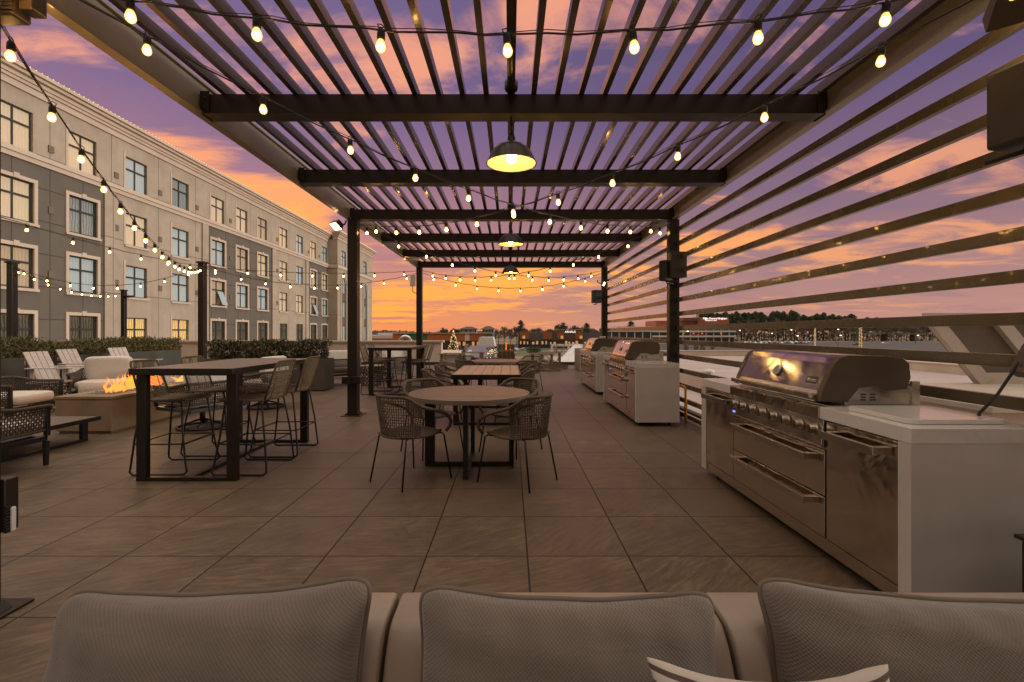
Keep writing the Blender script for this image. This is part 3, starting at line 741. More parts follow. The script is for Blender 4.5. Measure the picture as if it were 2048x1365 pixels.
P1 = (-8.0, 12.2, 3.07); P2 = (-12.95, 12.2, 3.07); P3 = (-16.3, 19.8, 2.9)
string('long steep string light falling from the top left corner to the middle pole', (-2.62, 2.30, 3.05), P1, .52, first_=.38)
string('string light sagging between the two poles in front of the hotel', P2, P1, .50)
string('higher flat string light coming in from the left edge to the middle pole', (-7.4, 4.6, 3.3), P1, .18, spacing=.85)
string('taut string light between the middle pole and the far left pergola post', P1, (-2.62, 13.2, 3.08), .12, spacing=.8)
string('slack string light between the middle pole and the far left pergola post', P1, (-2.62, 13.35, 3.04), .42)
string('string light from the left edge pole toward the far hotel pole', P2, (-16.3, 19.7, 3.0), .3, spacing=.8)

def pole(x, y, z, label):
    o = thing('light_pole', label, 'pole', (x, y, 0), 0.0, 'poles carrying the string lights')
    MB().box(-.075, .075, -.075, .075, .013, z).build('shaft', bronze, o, .005)
    MB().box(-.16, .16, -.16, .16, 0, .012).build('base_plate', bronze, o)
    mb = MB().tube([(.07, 0, z-.1), (.18, 0, z-.16), (.17, .02, z-.32), (.08, 0, z-.30)], .008, 6).box(-.10, .10, -.1, .1, z+.003, z+.05)
    mb.build('cable_hook', rubber, o); return o
pole(-8.0, 12.2, 3.14, 'dark square pole in front of the hotel where many strings of bulbs meet')
pole(-12.95, 12.2, 3.14, 'dark square pole at the left edge holding a string of bulbs')
q = pole(-16.3, 19.8, 3.1, 'thin shorter dark pole behind the left hedge carrying a small camera')
MB().tube([(.07, 0, 2.86), (.5, -.1, 2.86)], .05, 8).build('camera', speaker_dark, q)

# flood lights, speakers and boxes on the posts
def flood(loc, rz, label, tilt=0.5, sc_=1.0):
    o = thing('flood_light', label, 'flood light', loc, rz)
    M = Matrix.Rotation(tilt, 4, 'X') @ Matrix.Scale(sc_, 4)
    MB().add([M @ Vector(p) for p in ((-.09, .06, -.07), (.09, .06, -.07), (.09, .06, .07), (-.09, .06, .07), (-.12, -.07, -.1), (.12, -.07, -.1), (.12, -.07, .1), (-.12, -.07, .1))],
             [(0, 3, 2, 1), (0, 1, 5, 4), (1, 2, 6, 5), (2, 3, 7, 6), (3, 0, 4, 7)]).build('housing', hoodcap, o)
    MB().add([M @ Vector(p) for p in ((-.10, -.062, -.085), (.10, -.062, -.085), (.10, -.062, .085), (-.10, -.062, .085))], [(0, 1, 2, 3)]).build('lens', flood_glow, o)
    MB().tube([(0, .05, 0), (0, .14, .03), (0, .17, .10)], .014, 8).build('bracket', bronze, o)
    return o
flood((-2.80, 7.60, 3.10), math.radians(-35), 'small lit flood light clamped outside the left front post under the beam', 0.9, .8)
flood((2.50, 2.30, 2.98), math.radians(140), 'lit flood light in the top right corner of the photo', 0.8, 1.0)
flood((2.60, 13.12, 2.72), math.radians(60), 'small lit flood light on the far right post', .5, .6)
def speaker(loc, rz, label, w_=.2, d_=.2, h_=.42, m_=speaker_dark):
    o = thing('speaker', label, 'speaker', loc, rz)
    MB().box(-w_/2, w_/2, -d_/2, d_/2, 0, h_).build('cabinet', m_, o, .018)
    mb = MB().box(-w_/2+.012, w_/2-.012, -d_/2-.012, -d_/2-.002, .015, h_-.015)
    for k in range(int(h_/.018)-1):
        mb.box(-w_/2-.006, -w_/2-.0, -d_/2+.01, -d_/2+.022, .02+k*.018, .028+k*.018)
    mb.build('grille', rubber, o)
    MB().tube([(0, 0, -.004), (0, .02, -.03), (0, d_/2+.06, -.03)], .012, 8).build('bracket', rubber, o)
    return o
speaker((2.61, 2.36, 2.30), math.radians(12), 'big boxy speaker cropped by the right edge near the top', .20, .24, .40)
speaker((2.50, 7.50, 2.17), math.radians(-60), 'slim dark speaker on the inner side of the right front post', .12, .2, .33)
eb = thing('electrical_box', 'rectangular dark box with shiny side mounted on the right front post', 'electrical box', (2.66, 7.49, 2.22))
MB().box(-.12, .12, -.09, .09, 0, .40).build('case', plastic_grey, eb, .01); MB().box(-.125, .125, -.112, -.092, -.005, .405).tube([(-.05, 0, 0), (-.05, 0, -.05), (.04, 0, -.06)], .01, 6).build('lid', speaker_dark, eb, .006)
speaker((2.42, 13.1, 2.17), math.radians(20), 'dark speaker beside the far right post above the last grill', .24, .2, .36)
wbx = thing('junction_box_white', 'small pale box on the outer side of the far left post', 'junction box', (-2.74, 13.2, 2.65))
MB().box(-.07, .07, -.05, .05, 0, .32).build('case', whiteplas, wbx, .01); MB().tube([(.0, 0, 0), (.0, 0, -.16), (.1, 0, -.2)], .01, 6).build('pipe', rubber, wbx)
ol = thing('outlet_box', 'white outlet box low on the far right post beside the last grill', 'outlet', (2.60, 13.16, 1.02))
MB().box(-.08, .08, -.03, .03, 0, .22).build('cover', whiteplas, ol, .01); MB().box(-.03, .03, -.035, -.031, .06, .16).build('socket', rubber, ol)
# left edge equipment on the near left post
spk2 = thing('wall_speaker', 'tan finned speaker cropped by the left edge at the top', 'speaker', (-2.545, 2.40, 2.95), 0)
MB().box(-.10, .05, -.05, .05, 0, .27).build('cabinet', hoodcap, spk2, .012); mb = MB()
for k in range(12): mb.box(-.03, .055, -.056, -.051, .02+k*.02, .03+k*.02)
mb.build('fin', hoodcap, spk2); MB().box(.07, .14, -.04, .04, .03, .2).build('side_box', hoodcap, spk2, .008)
eq = thing('outlet_unit', 'dark box with a pale ribbed cover low at the left edge beside the near post', 'outlet', (-2.47, 2.30, 0.38))
MB().box(-.13, .022, -.03, .04, 0, .26).build('case', bronze, eq, .008)
MB().box(.026, .040, -.012, .012, .0, .12).build('cover', whiteplas, eq, .008)
mb = MB()
for k in range(9): mb.box(.023, .033, -.032, .0, .0+k*.015, .008+k*.015)
mb.build('rib', rubber, eq)
pj = thing('post_socket', 'dark outlet boxes clamped round the left front post at knee height', 'outlet', (XL, 7.60, .52))
MB().box(-.15, .15, -.06, .10, 0, .12).build('case', blackm, pj, .008); MB().box(-.02, .0, -.09, -.061, .0, .13).build('clip', bronze, pj)

# ================================================================== FURNITURE
def weave(mb, S, nu, nv, r, flat=1.0, over=0.0):
    """S(u,v)->point; nu vertical strands, nv horizontal strands"""
    def nrm(u, v):
        e = .01; a = S(min(1, u+e), v)-S(max(0, u-e), v); b = S(u, min(1, v+e))-S(u, max(0, v-e)); n = a.cross(b)
        return n.normalized() if n.length > 1e-9 else Vector((0, 0, 1))
    for j in range(nv):
        v = (j+.5)/nv; pts = []
        for i in range(nu+1):
            u = i/nu; pts.append(S(u, v)+nrm(u, v)*over*(1 if (i+j) % 2 else -1))
        mb.tube(pts, r, 4)
    for i in range(1, nu):
        u = i/nu; pts = []
        for j in range(nv+1):
            v = j/nv; pts.append(S(u, v)-nrm(u, v)*over*(1 if (i+j) % 2 else -1))
        mb.tube(pts, r*.9, 4)

def sm(a, b, x):
    x = max(0, min(1, (x-a)/(b-a))); return x*x*(3-2*x)
def make_barrel(label, group):
    t = thing('woven_armchair', label, 'armchair', (0, 0, 0), 0, group)
    TH = math.radians(78)
    def S(u, v):
        th = (u*2-1)*TH
        rx = .225+.055*v; ry = .235+.045*v
        top = .795-.10*sm(.55, 1.0, abs(u*2-1))-.0
        bot = .435
        return Vector((rx*math.sin(th)*1.04, -ry*math.cos(th)-.015+.0*v, bot+(top-bot)*v))
    mb = MB(); weave(mb, S, 34, 15, .0042, over=.0035); mb.build('backrest', rope, t)
    # rolled rim: front foot of one arm, round the back, to the other
    pts = []
    for s in (1,):
        L = [(-.235, .235, .44), (-.272, .262, .475), (-.292, .268, .53), (-.298, .240, .585), (-.300, .17, .625), (-.300, .08, .652), (-.298, .0, .675)]
        pts = [Vector(p) for p in L]+[S(i/22, 1.0) for i in range(0, 23)]+[Vector((-x, y, z)) for x, y, z in reversed(L)]
    for _ in range(2):
        pts = [pts[0]]+[(pts[i-1]+pts[i]*2+pts[i+1])/4 for i in range(1, len(pts)-1)]+[pts[-1]]
    MB().tube(pts, .0155, 10).build('arm_rail', rope, t)
    # seat with wrapped cords
    mb = MB(); n = 22
    for k in range(n):
        y = -.235+.47*(k+.5)/n
        hw = .235*(1-abs(y/.27)**3.2*.38) if y > 0 else .235*math.sqrt(max(.1, 1-(y/.27)**2*.80))
        mb.tube([(hw*q, y, .447-.022*(1-q*q)-.01*math.cos(y*6)) for q in (-1, -.66, -.33, 0, .33, .66, 1)], .0095, 6)
    mb.build('seat', rope, t)
    fr = [(.235*math.sin(a)*(1 if abs(math.sin(a)) < .9 else 1), (.25*math.cos(a)), .432) for a in [2*PI*i/28 for i in range(28)]]
    fr = [(x*1.03, y if y < 0 else y*1.0, z) for x, y, z in fr]
    MB().tube(fr, .011, 8, closed=True).build('seat_frame', rope, t)
    for sx in (-1, 1):
        MB().tube([(sx*.19, .14, .425), (sx*.205, .20, .428), (sx*.222, .222, .41), (sx*.265, .275, .0)], .0085, 8).build('leg', tubem, t)
        MB().tube([(sx*.165, -.16, .43), (sx*.19, -.195, .41), (sx*.225, -.265, .0)], .0085, 8).build('leg', tubem, t)
    return t
g = 'woven armchairs at the dining tables'
b0 = make_barrel('woven armchair nearest the camera on the left, its back half turned to us', g)
b0.location = (-.925, 4.315, 0); b0.rotation_euler.z = face_angle(.355, .45)
def bc(x, y, fx, fy, label): return dup(b0, None, (x, y, 0), face_angle(fx, fy), label, g)
bc(.085, 4.285, -.46, .34, 'woven armchair nearest the camera on the right, its back half turned to us')
bc(-.90, 5.30, .55, -.62, 'woven armchair on the far left side of the near round table, seen over the top')
bc(.03, 5.36, -.52, -.66, 'woven armchair on the far right side of the near round table')
bc(-1.02, 7.05, 1, .05, 'woven armchair at the near left side of the plank table')
bc(-.98, 7.95, 1, -.05, 'woven armchair at the far left side of the plank table')
bc(.06, 7.05, -1, .05, 'woven armchair tucked at the near right side of the plank table')
bc(.10, 7.90, -1, 0.0, 'woven armchair tucked at the far right side of the plank table')
bc(-.80, 9.45, .5, .7, 'woven armchair at the near left of the farthest round table')
bc(.24, 9.42, -.5, .7, 'woven armchair at the near right of the farthest round table')
bc(.42, 10.75, -.5, -.7, 'woven armchair behind the farthest round table on the right')
bc(-.95, 10.8, .5, -.7, 'woven armchair behind the farthest round table on the left')

def round_table(loc, label, rz=0):
    t = thing('round_table', label, 'table', loc, rz, 'round dining tables')
    mb = MB(); n = 13; R = .585
    wd = 2*R/n
    for k in range(n):
        y0 = -R+k*wd+.0055; y1 = y0+wd-.011
        def xx(y): return math.sqrt(max(0.0004, R*R-y*y))
        st = [y0+(y1-y0)*i/4 for i in range(5)]
        poly = [(-xx(y), y) for y in st]+[(xx(y), y) for y in reversed(st)]
        mb.prism(poly, 'z', .722, .746)
    mb.build('tabletop', wood_top, t); MB().lathe([(.001, .715), (.58, .715), (.58, .7195), (.001, .7195)], 48).build('gap_shade', blackm, t)  # black disc added below the planks to darken the gaps like shade
    MB().lathe([(.588, .744), (.589, .7475), (.603, .7475), (.605, .745), (.605, .708), (.603, .705), (.588, .705), (.588, .744)], 96, smooth=False).build('rim', mat('table_rim_%d' % len(MATS), (.17, .135, .10), .4), t)
    for ax in (0, 1):
        M = Matrix.Rotation(ax*PI/2, 4, 'Z')
        h = .0 if ax == 0 else .0
        for s in (-1, 1):
            MB().box(s*.45-.05 if s > 0 else -.45-.0, s*.45 if s > 0 else -.35, -.022, .022, .05 if True else 0, .70, M).build('leg', blackm, t, .003)
        o_ = .003*ax
        MB().box(-.45, .45, -.022-o_, .022+o_, .0+.004*(1-ax), .048, M).build('foot_bar', blackm, t, .003)
        MB().box(-.5, .5, -.02-o_, .02+o_, .668-o_, .698+o_*0, M).build('top_bar', blackm, t, .003)
    return t
round_table((-.41, 4.75, 0), 'round slat-topped table nearest the camera, between the two front woven chairs')
round_table((-.24, 10.1, 0), 'round table farthest away, behind the plank table')

pt = thing('plank_table', 'rectangular table with pale grey lengthwise planks in the middle of the terrace', 'table', (-.345, 7.63, 0))
mb = MB(); n = 7; wd = .97/n
for k in range(n): mb.box(-.485+k*wd+.003, -.485+(k+1)*wd-.003, -.93, .93, .725, .750)
mb.build('tabletop', wood_pale, pt, .002)
MB().box(-.50, .50, -.95, -.932, .69, .749).box(-.50, .50, .932, .95, .69, .749).box(-.50, -.487, -.932, .932, .69, .749).box(.487, .50, -.932, .932, .69, .749).build('rim', tubem, pt, .003)
for y in (-.78, .78):
    for s in (-1, 1): MB().box(s*.45-.035, s*.45+.035, y-.02, y+.02, .04, .72).build('leg', tubem, pt, .003)
    MB().box(-.484, .484, y-.022, y+.022, 0, .039).build('foot_bar', tubem, pt, .003); MB().box(-.415, .415, y-.018, y+.018, .66, .70).build('top_bar', tubem, pt, .003)

# high tables with bar stools
def high_table(loc, label):
    t = thing('bar_table', label, 'bar table', loc, 0, 'tall bar tables')
    mb = MB(); n = 6; wd = .90/n
    for k in range(n): mb.box(-.45+k*wd+.002, -.45+(k+1)*wd-.002, -.83, .83, 1.006, 1.028)
    mb.build('tabletop', wood_top, t, .001)
    MB().box(-.465, .465, -.848, -.832, .975, 1.030).box(-.465, .465, .832, .848, .975, 1.030).box(-.465, -.452, -.832, .832, .975, 1.030).box(.452, .465, -.832, .832, .975, 1.030).build('rim', tubem, t, .003)
    for y in (-.745, .745):
        for s in (-1, 1): MB().box(s*.41-.045, s*.41+.045, y-.028, y+.028, .036, 1.003).build('leg', tubem, t, .003)
        MB().box(-.455, .455, y-.03, y+.03, 0, .035).build('foot_bar', tubem, t, .003); MB().box(-.36, .36, y-.024, y+.024, .96, 1.0).build('top_bar', tubem, t, .003)
    MB().box(-.03, .03, -.714, .714, .002, .032).build('stretcher', tubem, t, .002)
    return t
def make_stool(label, group):
    t = thing('bar_stool', label, 'bar stool', (0, 0, 0), 0, group)
    # back frame
    bf = [(-.205, -.215, .705), (-.19, -.30, .98), (-.182, -.322, 1.045), (-.165, -.332, 1.068), (-.12, -.335, 1.072), (.12, -.335, 1.072), (.165, -.332, 1.068), (.182, -.322, 1.045), (.19, -.30, .98), (.205, -.215, .705)]
    MB().tube(bf, .0105, 8).tube([(-.205, -.215, .712), (0, -.235, .70), (.205, -.215, .712)], .009, 8).build('back_frame', rope, t)
    mb = MB(); n = 27
    for k in range(n):
        z = .722+.335*k/(n-1); q = (z-.705)/.36; y = -.215-.112*q; hw = .205-.020*q
        mb.tube([(-hw, y, z), (-hw*.5, y-.012*(1-q*.5), z-.002), (0, y-.016*(1-q*.5), z-.003), (hw*.5, y-.012*(1-q*.5), z-.002), (hw, y, z)], .0042, 4)
    for u in (-.33, 0, .33):
        mb.tube([(u*.4, -.232, .71), (u*.385, -.335, 1.06)], .0035, 4)
    mb.build('backrest', cord_m, t)
    sf = [(-.205, -.215, .705), (-.22, 0, .700), (-.215, .17, .706), (-.19, .215, .70), (-.15, .228, .695), (.15, .228, .695), (.19, .215, .70), (.215, .17, .706), (.22, 0, .700), (.205, -.215, .705)]
    MB().tube(sf, .0115, 8).build('seat_frame', rope, t)
    mb = MB()
    for k in range(26):
        y = -.205+.42*k/25; dip = .02*(1-(y/.23)**2)
        mb.tube([(-.215, y, .708), (-.11, y, .703-dip*.8), (0, y, .70-dip), (.11, y, .703-dip*.8), (.215, y, .708)], .0082, 5)
    mb.build('seat', cord_m, t)
    for s in (-1, 1):
        leg = [(s*.200, -.165, .70), (s*.212, -.19, .67), (s*.245, -.235, .36), (s*.262, -.262, .09), (s*.270, -.266, .035), (s*.272, -.240, .010), (s*.272, -.20, .008),
               (s*.272, .19, .008), (s*.272, .235, .010), (s*.268, .258, .035), (s*.258, .240, .10), (s*.232, .20, .36), (s*.208, .17, .66), (s*.19, .14, .70)]
        MB().tube(leg, .0095, 8).build('sled_leg', tubem, t)
        for yg_ in (-.22, .15): MB().box(s*.272-.014, s*.272+.014, yg_, yg_+.06, 0, .014).build('glide', rubber, t)
    MB().tube([(-.243, .217, .29), (.243, .217, .29)], .009, 8).tube([(-.252, -.243, .29), (.252, -.243, .29)], .007, 8).tube([(-.243, .217, .29), (-.252, -.243, .29)], .007, 8).tube([(.243, .217, .29), (.252, -.243, .29)], .007, 8).build('footrest', tubem, t)
    return t
high_table((-2.94, 5.03, 0), 'tall bar table nearest the camera on the left, by the fire pit')
high_table((-2.56, 10.78, 0), 'smaller looking tall bar table farther back beside the left front post')
g = 'bar stools at the tall tables'
s0 = make_stool('bar stool at the near right corner of the near tall table', g)
s0.location = (-2.555, 4.69, 0); s0.rotation_euler.z = face_angle(-1, .02)
def bs(x, y, fx, fy, label): return dup(s0, None, (x, y, 0), face_angle(fx, fy), label, g)
bs(-2.56, 5.33, -1, 0, 'bar stool at the far right corner of the near tall table')
bs(-3.33, 4.70, 1, .04, 'bar stool at the near left corner of the near tall table')
bs(-3.32, 5.38, 1, 0, 'bar stool at the far left corner of the near tall table')
bs(-2.16, 10.42, -1, 0, 'bar stool at the near right corner of the far tall table')
bs(-2.15, 11.10, -1, 0, 'bar stool at the far right corner of the far tall table')
bs(-2.96, 10.42, 1, 0, 'bar stool at the near left corner of the far tall table')
bs(-2.96, 11.10, 1, 0, 'bar stool at the far left corner of the far tall table')

# lounge armchairs
def cushion(mb, cx, cy, z0, w_, d_, h_, M=None, r=.03):
    n = 8
    vs = []; fs = []
    def sp(u, v, wv):
        return u, v, wv
    N = 10; o = len(mb.v)
    # superellipsoid style box
    for i in range(N+1):
        ph = -PI/2+PI*i/N
        for j in range(20):
            th = 2*PI*j/20
            f = lambda c, e: math.copysign(abs(c)**e, c)
            x = f(math.cos(ph), .30)*f(math.cos(th), .30)*w_/2; y = f(math.cos(ph), .30)*f(math.sin(th), .30)*d_/2; z = f(math.sin(ph), .45)*h_/2
            p = Vector((cx+x, cy+y, z0+h_/2+z)); vs.append(M @ p if M is not None else p)
    for i in range(N):
        for j in range(20):
            j2 = (j+1) % 20; fs.append((i*20+j, i*20+j2, (i+1)*20+j2, (i+1)*20+j))
    mb.add(vs, fs, True); return mb
def make_lounge(name, label, swivel, width=.78, group=None, loc=(0, 0, 0), rz=0):
    t = thing(name, label, 'lounge chair' if width < 1 else 'outdoor sofa', loc, rz, group)
    W = width/2; D = .38; zb = .30 if not swivel else .33
    def S(u, v):   # U-shaped wall: left arm - back - right arm
        L = [(-W, D), (-W-.0, -D+.12), (-W+.035, -D+.035), (-W+.12, -D), (W-.12, -D), (W-.035, -D+.035), (W, -D+.12), (W, D)]
        seg = [(Vector(L[i+1])-Vector(L[i])).length for i in range(7)]; tot = sum(seg); q = u*tot
        for i in range(7):
            if q <= seg[i] or i == 6: p = Vector(L[i]).lerp(Vector(L[i+1]), min(1, q/seg[i])); break
            q -= seg[i]
        zt = .605+.06*sm(.0, 1.0, (-p.y+.1)/.45)
        return Vector((p.x*(1+.03*v), p.y*(1+.02*v), zb+.06+(zt-zb-.06)*v))
    nu = int((4*D+2*W)/.026)
    mb = MB(); weave(mb, S, nu, 9, .0065, over=.004); mb.build('woven_wall', rope_dark, t)
    pts = [S(i/40, 1.0) for i in range(41)]
    MB().tube([pts[0]+Vector((0, 0, -.03))]+pts+[pts[-1]+Vector((0, 0, -.03))], .021, 10).tube([S(i/40, 0) for i in range(41)], .014, 8).build('rolled_rim', rope_dark, t)
    fm = MB().box(-W, W, -D, -D+.045, zb-.05, zb).box(-W, W, D-.045, D, zb-.05, zb).box(-W, -W+.045, -D+.047, D-.047, zb-.05, zb).box(W-.045, W, -D+.047, D-.047, zb-.05, zb)
    for s in (-1, 1):
        fm.box(s*W-.02, s*W+.02, D-.03, D+.01, zb+.002, .60)
    fm.build('frame', blackm, t, .004)
    if swivel:
        mb = MB().tube([(.30*math.cos(a), .30*math.sin(a), .02) for a in [2*PI*i/32 for i in range(32)]], .016, 8, closed=True).tube([(0, 0, .08), (0, 0, zb-.03)], .035, 12)
        for k in range(4):
            a = PI/4+k*PI/2; mb.tube([(0, 0, .13), (.12*math.cos(a), .12*math.sin(a), .09), (.30*math.cos(a), .30*math.sin(a), .022)], .014, 8)
        mb.box(-.14, .14, -.14, .14, zb-.08, zb-.055)
        mb.build('swivel_base', tubem, t)
    else:
        for sx in (-1, 1):
            for sy in (-1, 1):
                MB().prism([(sx*(W-.01)-.022, zb-.052), (sx*(W-.01)+.022, zb-.052), (sx*(W-.01)+.013, 0), (sx*(W-.01)-.013, 0)], 'y', sy*(D-.01)-.02, sy*(D-.01)+.02).build('leg', blackm, t, .003)
    mb = MB(); cushion(mb, 0, .03, zb+.0, 2*W-.07, 2*D-.08, .17); mb.build('seat_cushion', cream_fab, t)
    nb_ = 1 if width < 1 else 2
    cw = (2*W-.10)/nb_
    for k in range(nb_):
        M = Matrix.Translation(Vector((-W+.05+cw*(k+.5), -D+.17, zb+.16))) @ Matrix.Rotation(math.radians(-100), 4, 'X')
        mb = MB(); M2 = M; cushion(mb, 0, -.21, -.075, cw-.01, .46, .15, M2 @ Matrix.Rotation(0, 4, 'X')); mb.build('back_cushion', cream_fab, t)
    return t
g = 'woven lounge chairs around the fire pit'
A_ = make_lounge('lounge_chair', 'woven lounge chair with a tapered leg, cropped by the left edge nearest the camera', False, .84, g, (-5.13, 4.40, 0), face_angle(-.02, 1))
q_ = dup(A_, None, (-7.32, 6.85, 0), face_angle(1, .12), 'woven lounge chair with white seat farther back at the left edge', g)
for ch_ in list(q_.children):
    if ch_.name.startswith('back_cushion'): bpy.data.objects.remove(ch_)
dup(A_, None, (-7.62, 8.85, 0), face_angle(.42, -.9), 'woven lounge chair with big pale back cushion behind the flames', g)
dup(A_, None, (-4.55, 12.1, 0), face_angle(-.5, .86), 'woven lounge chair with legs just left of the left front post', g)
dup(A_, None, (-3.35, 13.1, 0), face_angle(-.8, .6), 'woven lounge chair behind the far tall table', g)
B_ = make_lounge('swivel_lounge_chair', 'swivel woven lounge chair seen under the near tall table, its back to us', True, .80, g, (-4.38, 6.68, 0), face_angle(-1, .45))
dup(B_, None, (-4.40, 8.45, 0), face_angle(-1, .15), 'swivel woven lounge chair behind the near tall table, farther from us', g)

# fire table
ft = thing('fire_table', 'long sand-coloured concrete fire table with flames and lava rock', 'fire table', (-5.68, 7.42, 0))
MB().box(-.375, .375, -1.18, 1.18, .035, .46).box(-.35, .35, -1.15, 1.15, 0, .034).build('base', concrete, ft, .006)
MB().box(-.385, .385, -1.19, -.95, .462, .5).box(-.385, .385, .95, 1.19, .462, .5).box(-.385, -.19, -.948, .948, .462, .5).box(.19, .385, -.948, .948, .462, .5).build('rim', concrete, ft, .004)
MB().box(-.188, .188, -.946, .946, .463, .478).build('burner_tray', blackm, ft)
mb = MB(); rr = random.Random(5)
for k in range(420):
    x, y = rr.uniform(-.175, .175), rr.uniform(-.93, .93); r = rr.uniform(.014, .03)
    M = Matrix.Translation((x, y, .485+rr.uniform(0, .025))) @ Matrix.Rotation(rr.uniform(0, 6), 4, Vector((rr.random(), rr.random(), rr.random())).normalized())
    vs = [M @ Vector((a*r*rr.uniform(.7, 1.3), b*r*rr.uniform(.7, 1.3), c*r*.7)) for a, b, c in ((1, 0, 0), (-1, 0, 0), (0, 1, 0), (0, -1, 0), (0, 0, 1), (0, 0, -1))]
    mb.add(vs, [(0, 2, 4), (2, 1, 4), (1, 3, 4), (3, 0, 4), (2, 0, 5), (1, 2, 5), (3, 1, 5), (0, 3, 5)])
tag(mb.build('lava_rock', rocks, ft), kind='stuff')
mb = MB()
for x in (-.23, .23): mb.box(x-.004, x+.004, -1.0, 1.0, .50, .66)
for y in (-1.0, 1.0): mb.box(-.222, .222, y-.004, y+.004, .50, .66)
mb.build('wind_guard', clearglass, ft)
def flame(mb, x, y, z, h, seed):
    r2 = random.Random(seed)
    for k in range(11):
        ox, oy = r2.uniform(-.07, .07), r2.uniform(-.16, .16); hh = h*r2.uniform(.35, 1.25); n = 12
        pts = []; rad = []
        lean = r2.uniform(-.5, .5); lx = r2.uniform(-.3, .3)
        for i in range(n):
            q = i/(n-1); pts.append((x+ox+lx*.12*q+.022*math.sin(q*7+seed+k), y+oy+lean*.18*q+.03*math.sin(q*6+k*2), z+hh*q))
            rad.append(max(.0008, .026*math.sin(PI*min(1, .20+q*.80))**1.0*(1-q)**.7*(1+.35*math.sin(q*13+k))))
        mb.tube(pts, rad, 8)
for grp_ in ([(.02, -.72, .20), (0, -.38, .22), (.03, -.18, .27), (-.02, .0, .26)], [(.03, .72, .17)]):
    fm_ = MB()
    for i, (x, y, h) in enumerate(grp_): flame(fm_, x, y, .495, h, i+len(grp_)-4 if len(grp_) > 1 else 4)
    fm_.build('flame', flame_m, ft)
fl = bpy.data.lights.new('fire_light', 'POINT'); fl.energy = 14; fl.color = (1.0, .48, .14); fl.shadow_soft_size = .2
flo = bpy.data.objects.new('fire_light', fl); C.objects.link(flo); flo.parent = ft; flo.location = (0, 0, .72)

# slatted coffee table
ct = thing('coffee_table', 'low slatted coffee table with a sled leg in front of the fire table', 'coffee table', (-5.70, 5.37, 0))
mb = MB()
for k in range(9): mb.box(-.52+k*.1155+.002, -.52+(k+1)*.1155-.003, -.53, .53, .275, .298)
mb.build('tabletop', wood_top, ct, .001)
MB().box(-.54, .54, -.552, -.532, .25, .30).box(-.54, .54, .532, .552, .25, .30).box(-.54, -.522, -.532, .532, .25, .30).box(.522, .54, -.532, .532, .25, .30).build('rim', blackm, ct, .003)
for s in (-1, 1):
    for y in (-.46, .46): MB().box(s*.40-.02, s*.40+.02, y-.04, y+.04, .031, .272).build('leg', blackm, ct)
    MB().box(s*.40-.022, s*.40+.022, -.5, .5, 0, .03).build('foot_bar', blackm, ct, .002)

# lattice drums
def drum(loc, label, h=.5, r=.29):
    t = thing('lattice_drum', label, 'side table', loc, 0, 'pierced metal drum tables')
    mb = MB(); nr = 9; nc = 18
    hx = h/nr
    for j in range(nr):
        for i in range(nc):
            a = 2*PI*(i+.5*(j % 2))/nc; z = hx*(j+.5); pts = []
            for k in range(6):
                b = PI/6+PI/3*k+rnd.uniform(-.2, .2); aa = a+math.cos(b)*.185*(r/.29); zz = z+math.sin(b)*hx*.62
                rr_ = r*(1-.10*abs(1-2*max(0, min(1, zz/h))))*(.9+.1*zz/h)
                pts.append((rr_*math.cos(aa), rr_*math.sin(aa), max(.01, min(h-.01, zz))))
            mb.tube(pts, .0062, 4, closed=True)
    mb.build('lattice', rope_dark, t)
    MB().lathe([(.001, h-.012), (r*.98, h-.012), (r, h), (r*.98, h+.012), (.001, h+.012)], 32).build('top', ad_brown, t)
    return t
drum((-7.90, 8.05, 0), 'pierced drum table with pale top at the left corner of the fire table')
drum((-3.55, 12.0, 0), 'pierced drum table showing just right of the left front post')

# adirondack chairs
def make_adirondack(label, m_, group):
    t = thing('adirondack_chair', label, 'adirondack chair', (0, 0, 0), 0, group)
    mb = MB()
    a = Vector((0, -.30, .22)); b = Vector((0, -.62, .93)); n_ = (b-a).normalized(); up = Vector((1, 0, 0)).cross(n_)
    for k in range(4):
        x = (k-1.5)*.142
        mb.bar(a+Vector((x, 0, 0)), b+Vector((x*1.08, 0, 0)), .132, .022, up)
    mb.bar(Vector((-.27, -.60, .70)), Vector((.27, -.60, .70)), .02, .07); mb.build('backrest', m_, t, .004)
    mb = MB()
    for k in range(6):
        y = .30-k*.105; z = .355-.11*(k/5)+.01*((k-2.5)/2.5)**2
        mb.box(-.28, .28, y-.046, y+.046, z-.02, z)
    mb.build('seat', m_, t, .003)
    for s in (-1, 1):
        MB().box(s*.335-.065, s*.335+.065, -.50, .36, .575, .598).build('arm', m_, t, .004)
        MB().box(s*.31-.018, s*.31+.018, .20, .30, 0, .573).build('leg', m_, t, .003)
        MB().bar(Vector((s*.285, .31, .30)), Vector((s*.285, -.72, .04)), .026, .11, (0, 0, 1)).build('rear_rail', m_, t, .003)
        MB().bar(Vector((s*.31, -.42, .12)), Vector((s*.31, -.42, .573)), .024, .07, (0, 1, 0)).build('arm_support', m_, t)
    return t
g = 'adirondack chairs along the edges of the terrace'
ap = make_adirondack('pale adirondack chair by the left hedge, nearest the camera of the pale three', ad_pale, g)
ap.location = (-9.75, 10.3, 0); ap.rotation_euler.z = face_angle(1, .1)
dup(ap, None, (-10.45, 11.75, 0), face_angle(1, .1), 'pale adirondack chair in the middle of the pale three', g)
dup(ap, None, (-10.2, 12.9, 0), face_angle(1, 0), 'pale adirondack chair farthest right of the pale three', g)
ab = make_adirondack('brown adirondack chair showing between the two hedges behind the middle pole', ad_brown, g)
ab.location = (-9.3, 14.3, 0); ab.rotation_euler.z = face_angle(.3, -1)
def ad(x, y, fx, fy, label): return dup(ab, None, (x, y, 0), face_angle(fx, fy), label, g)
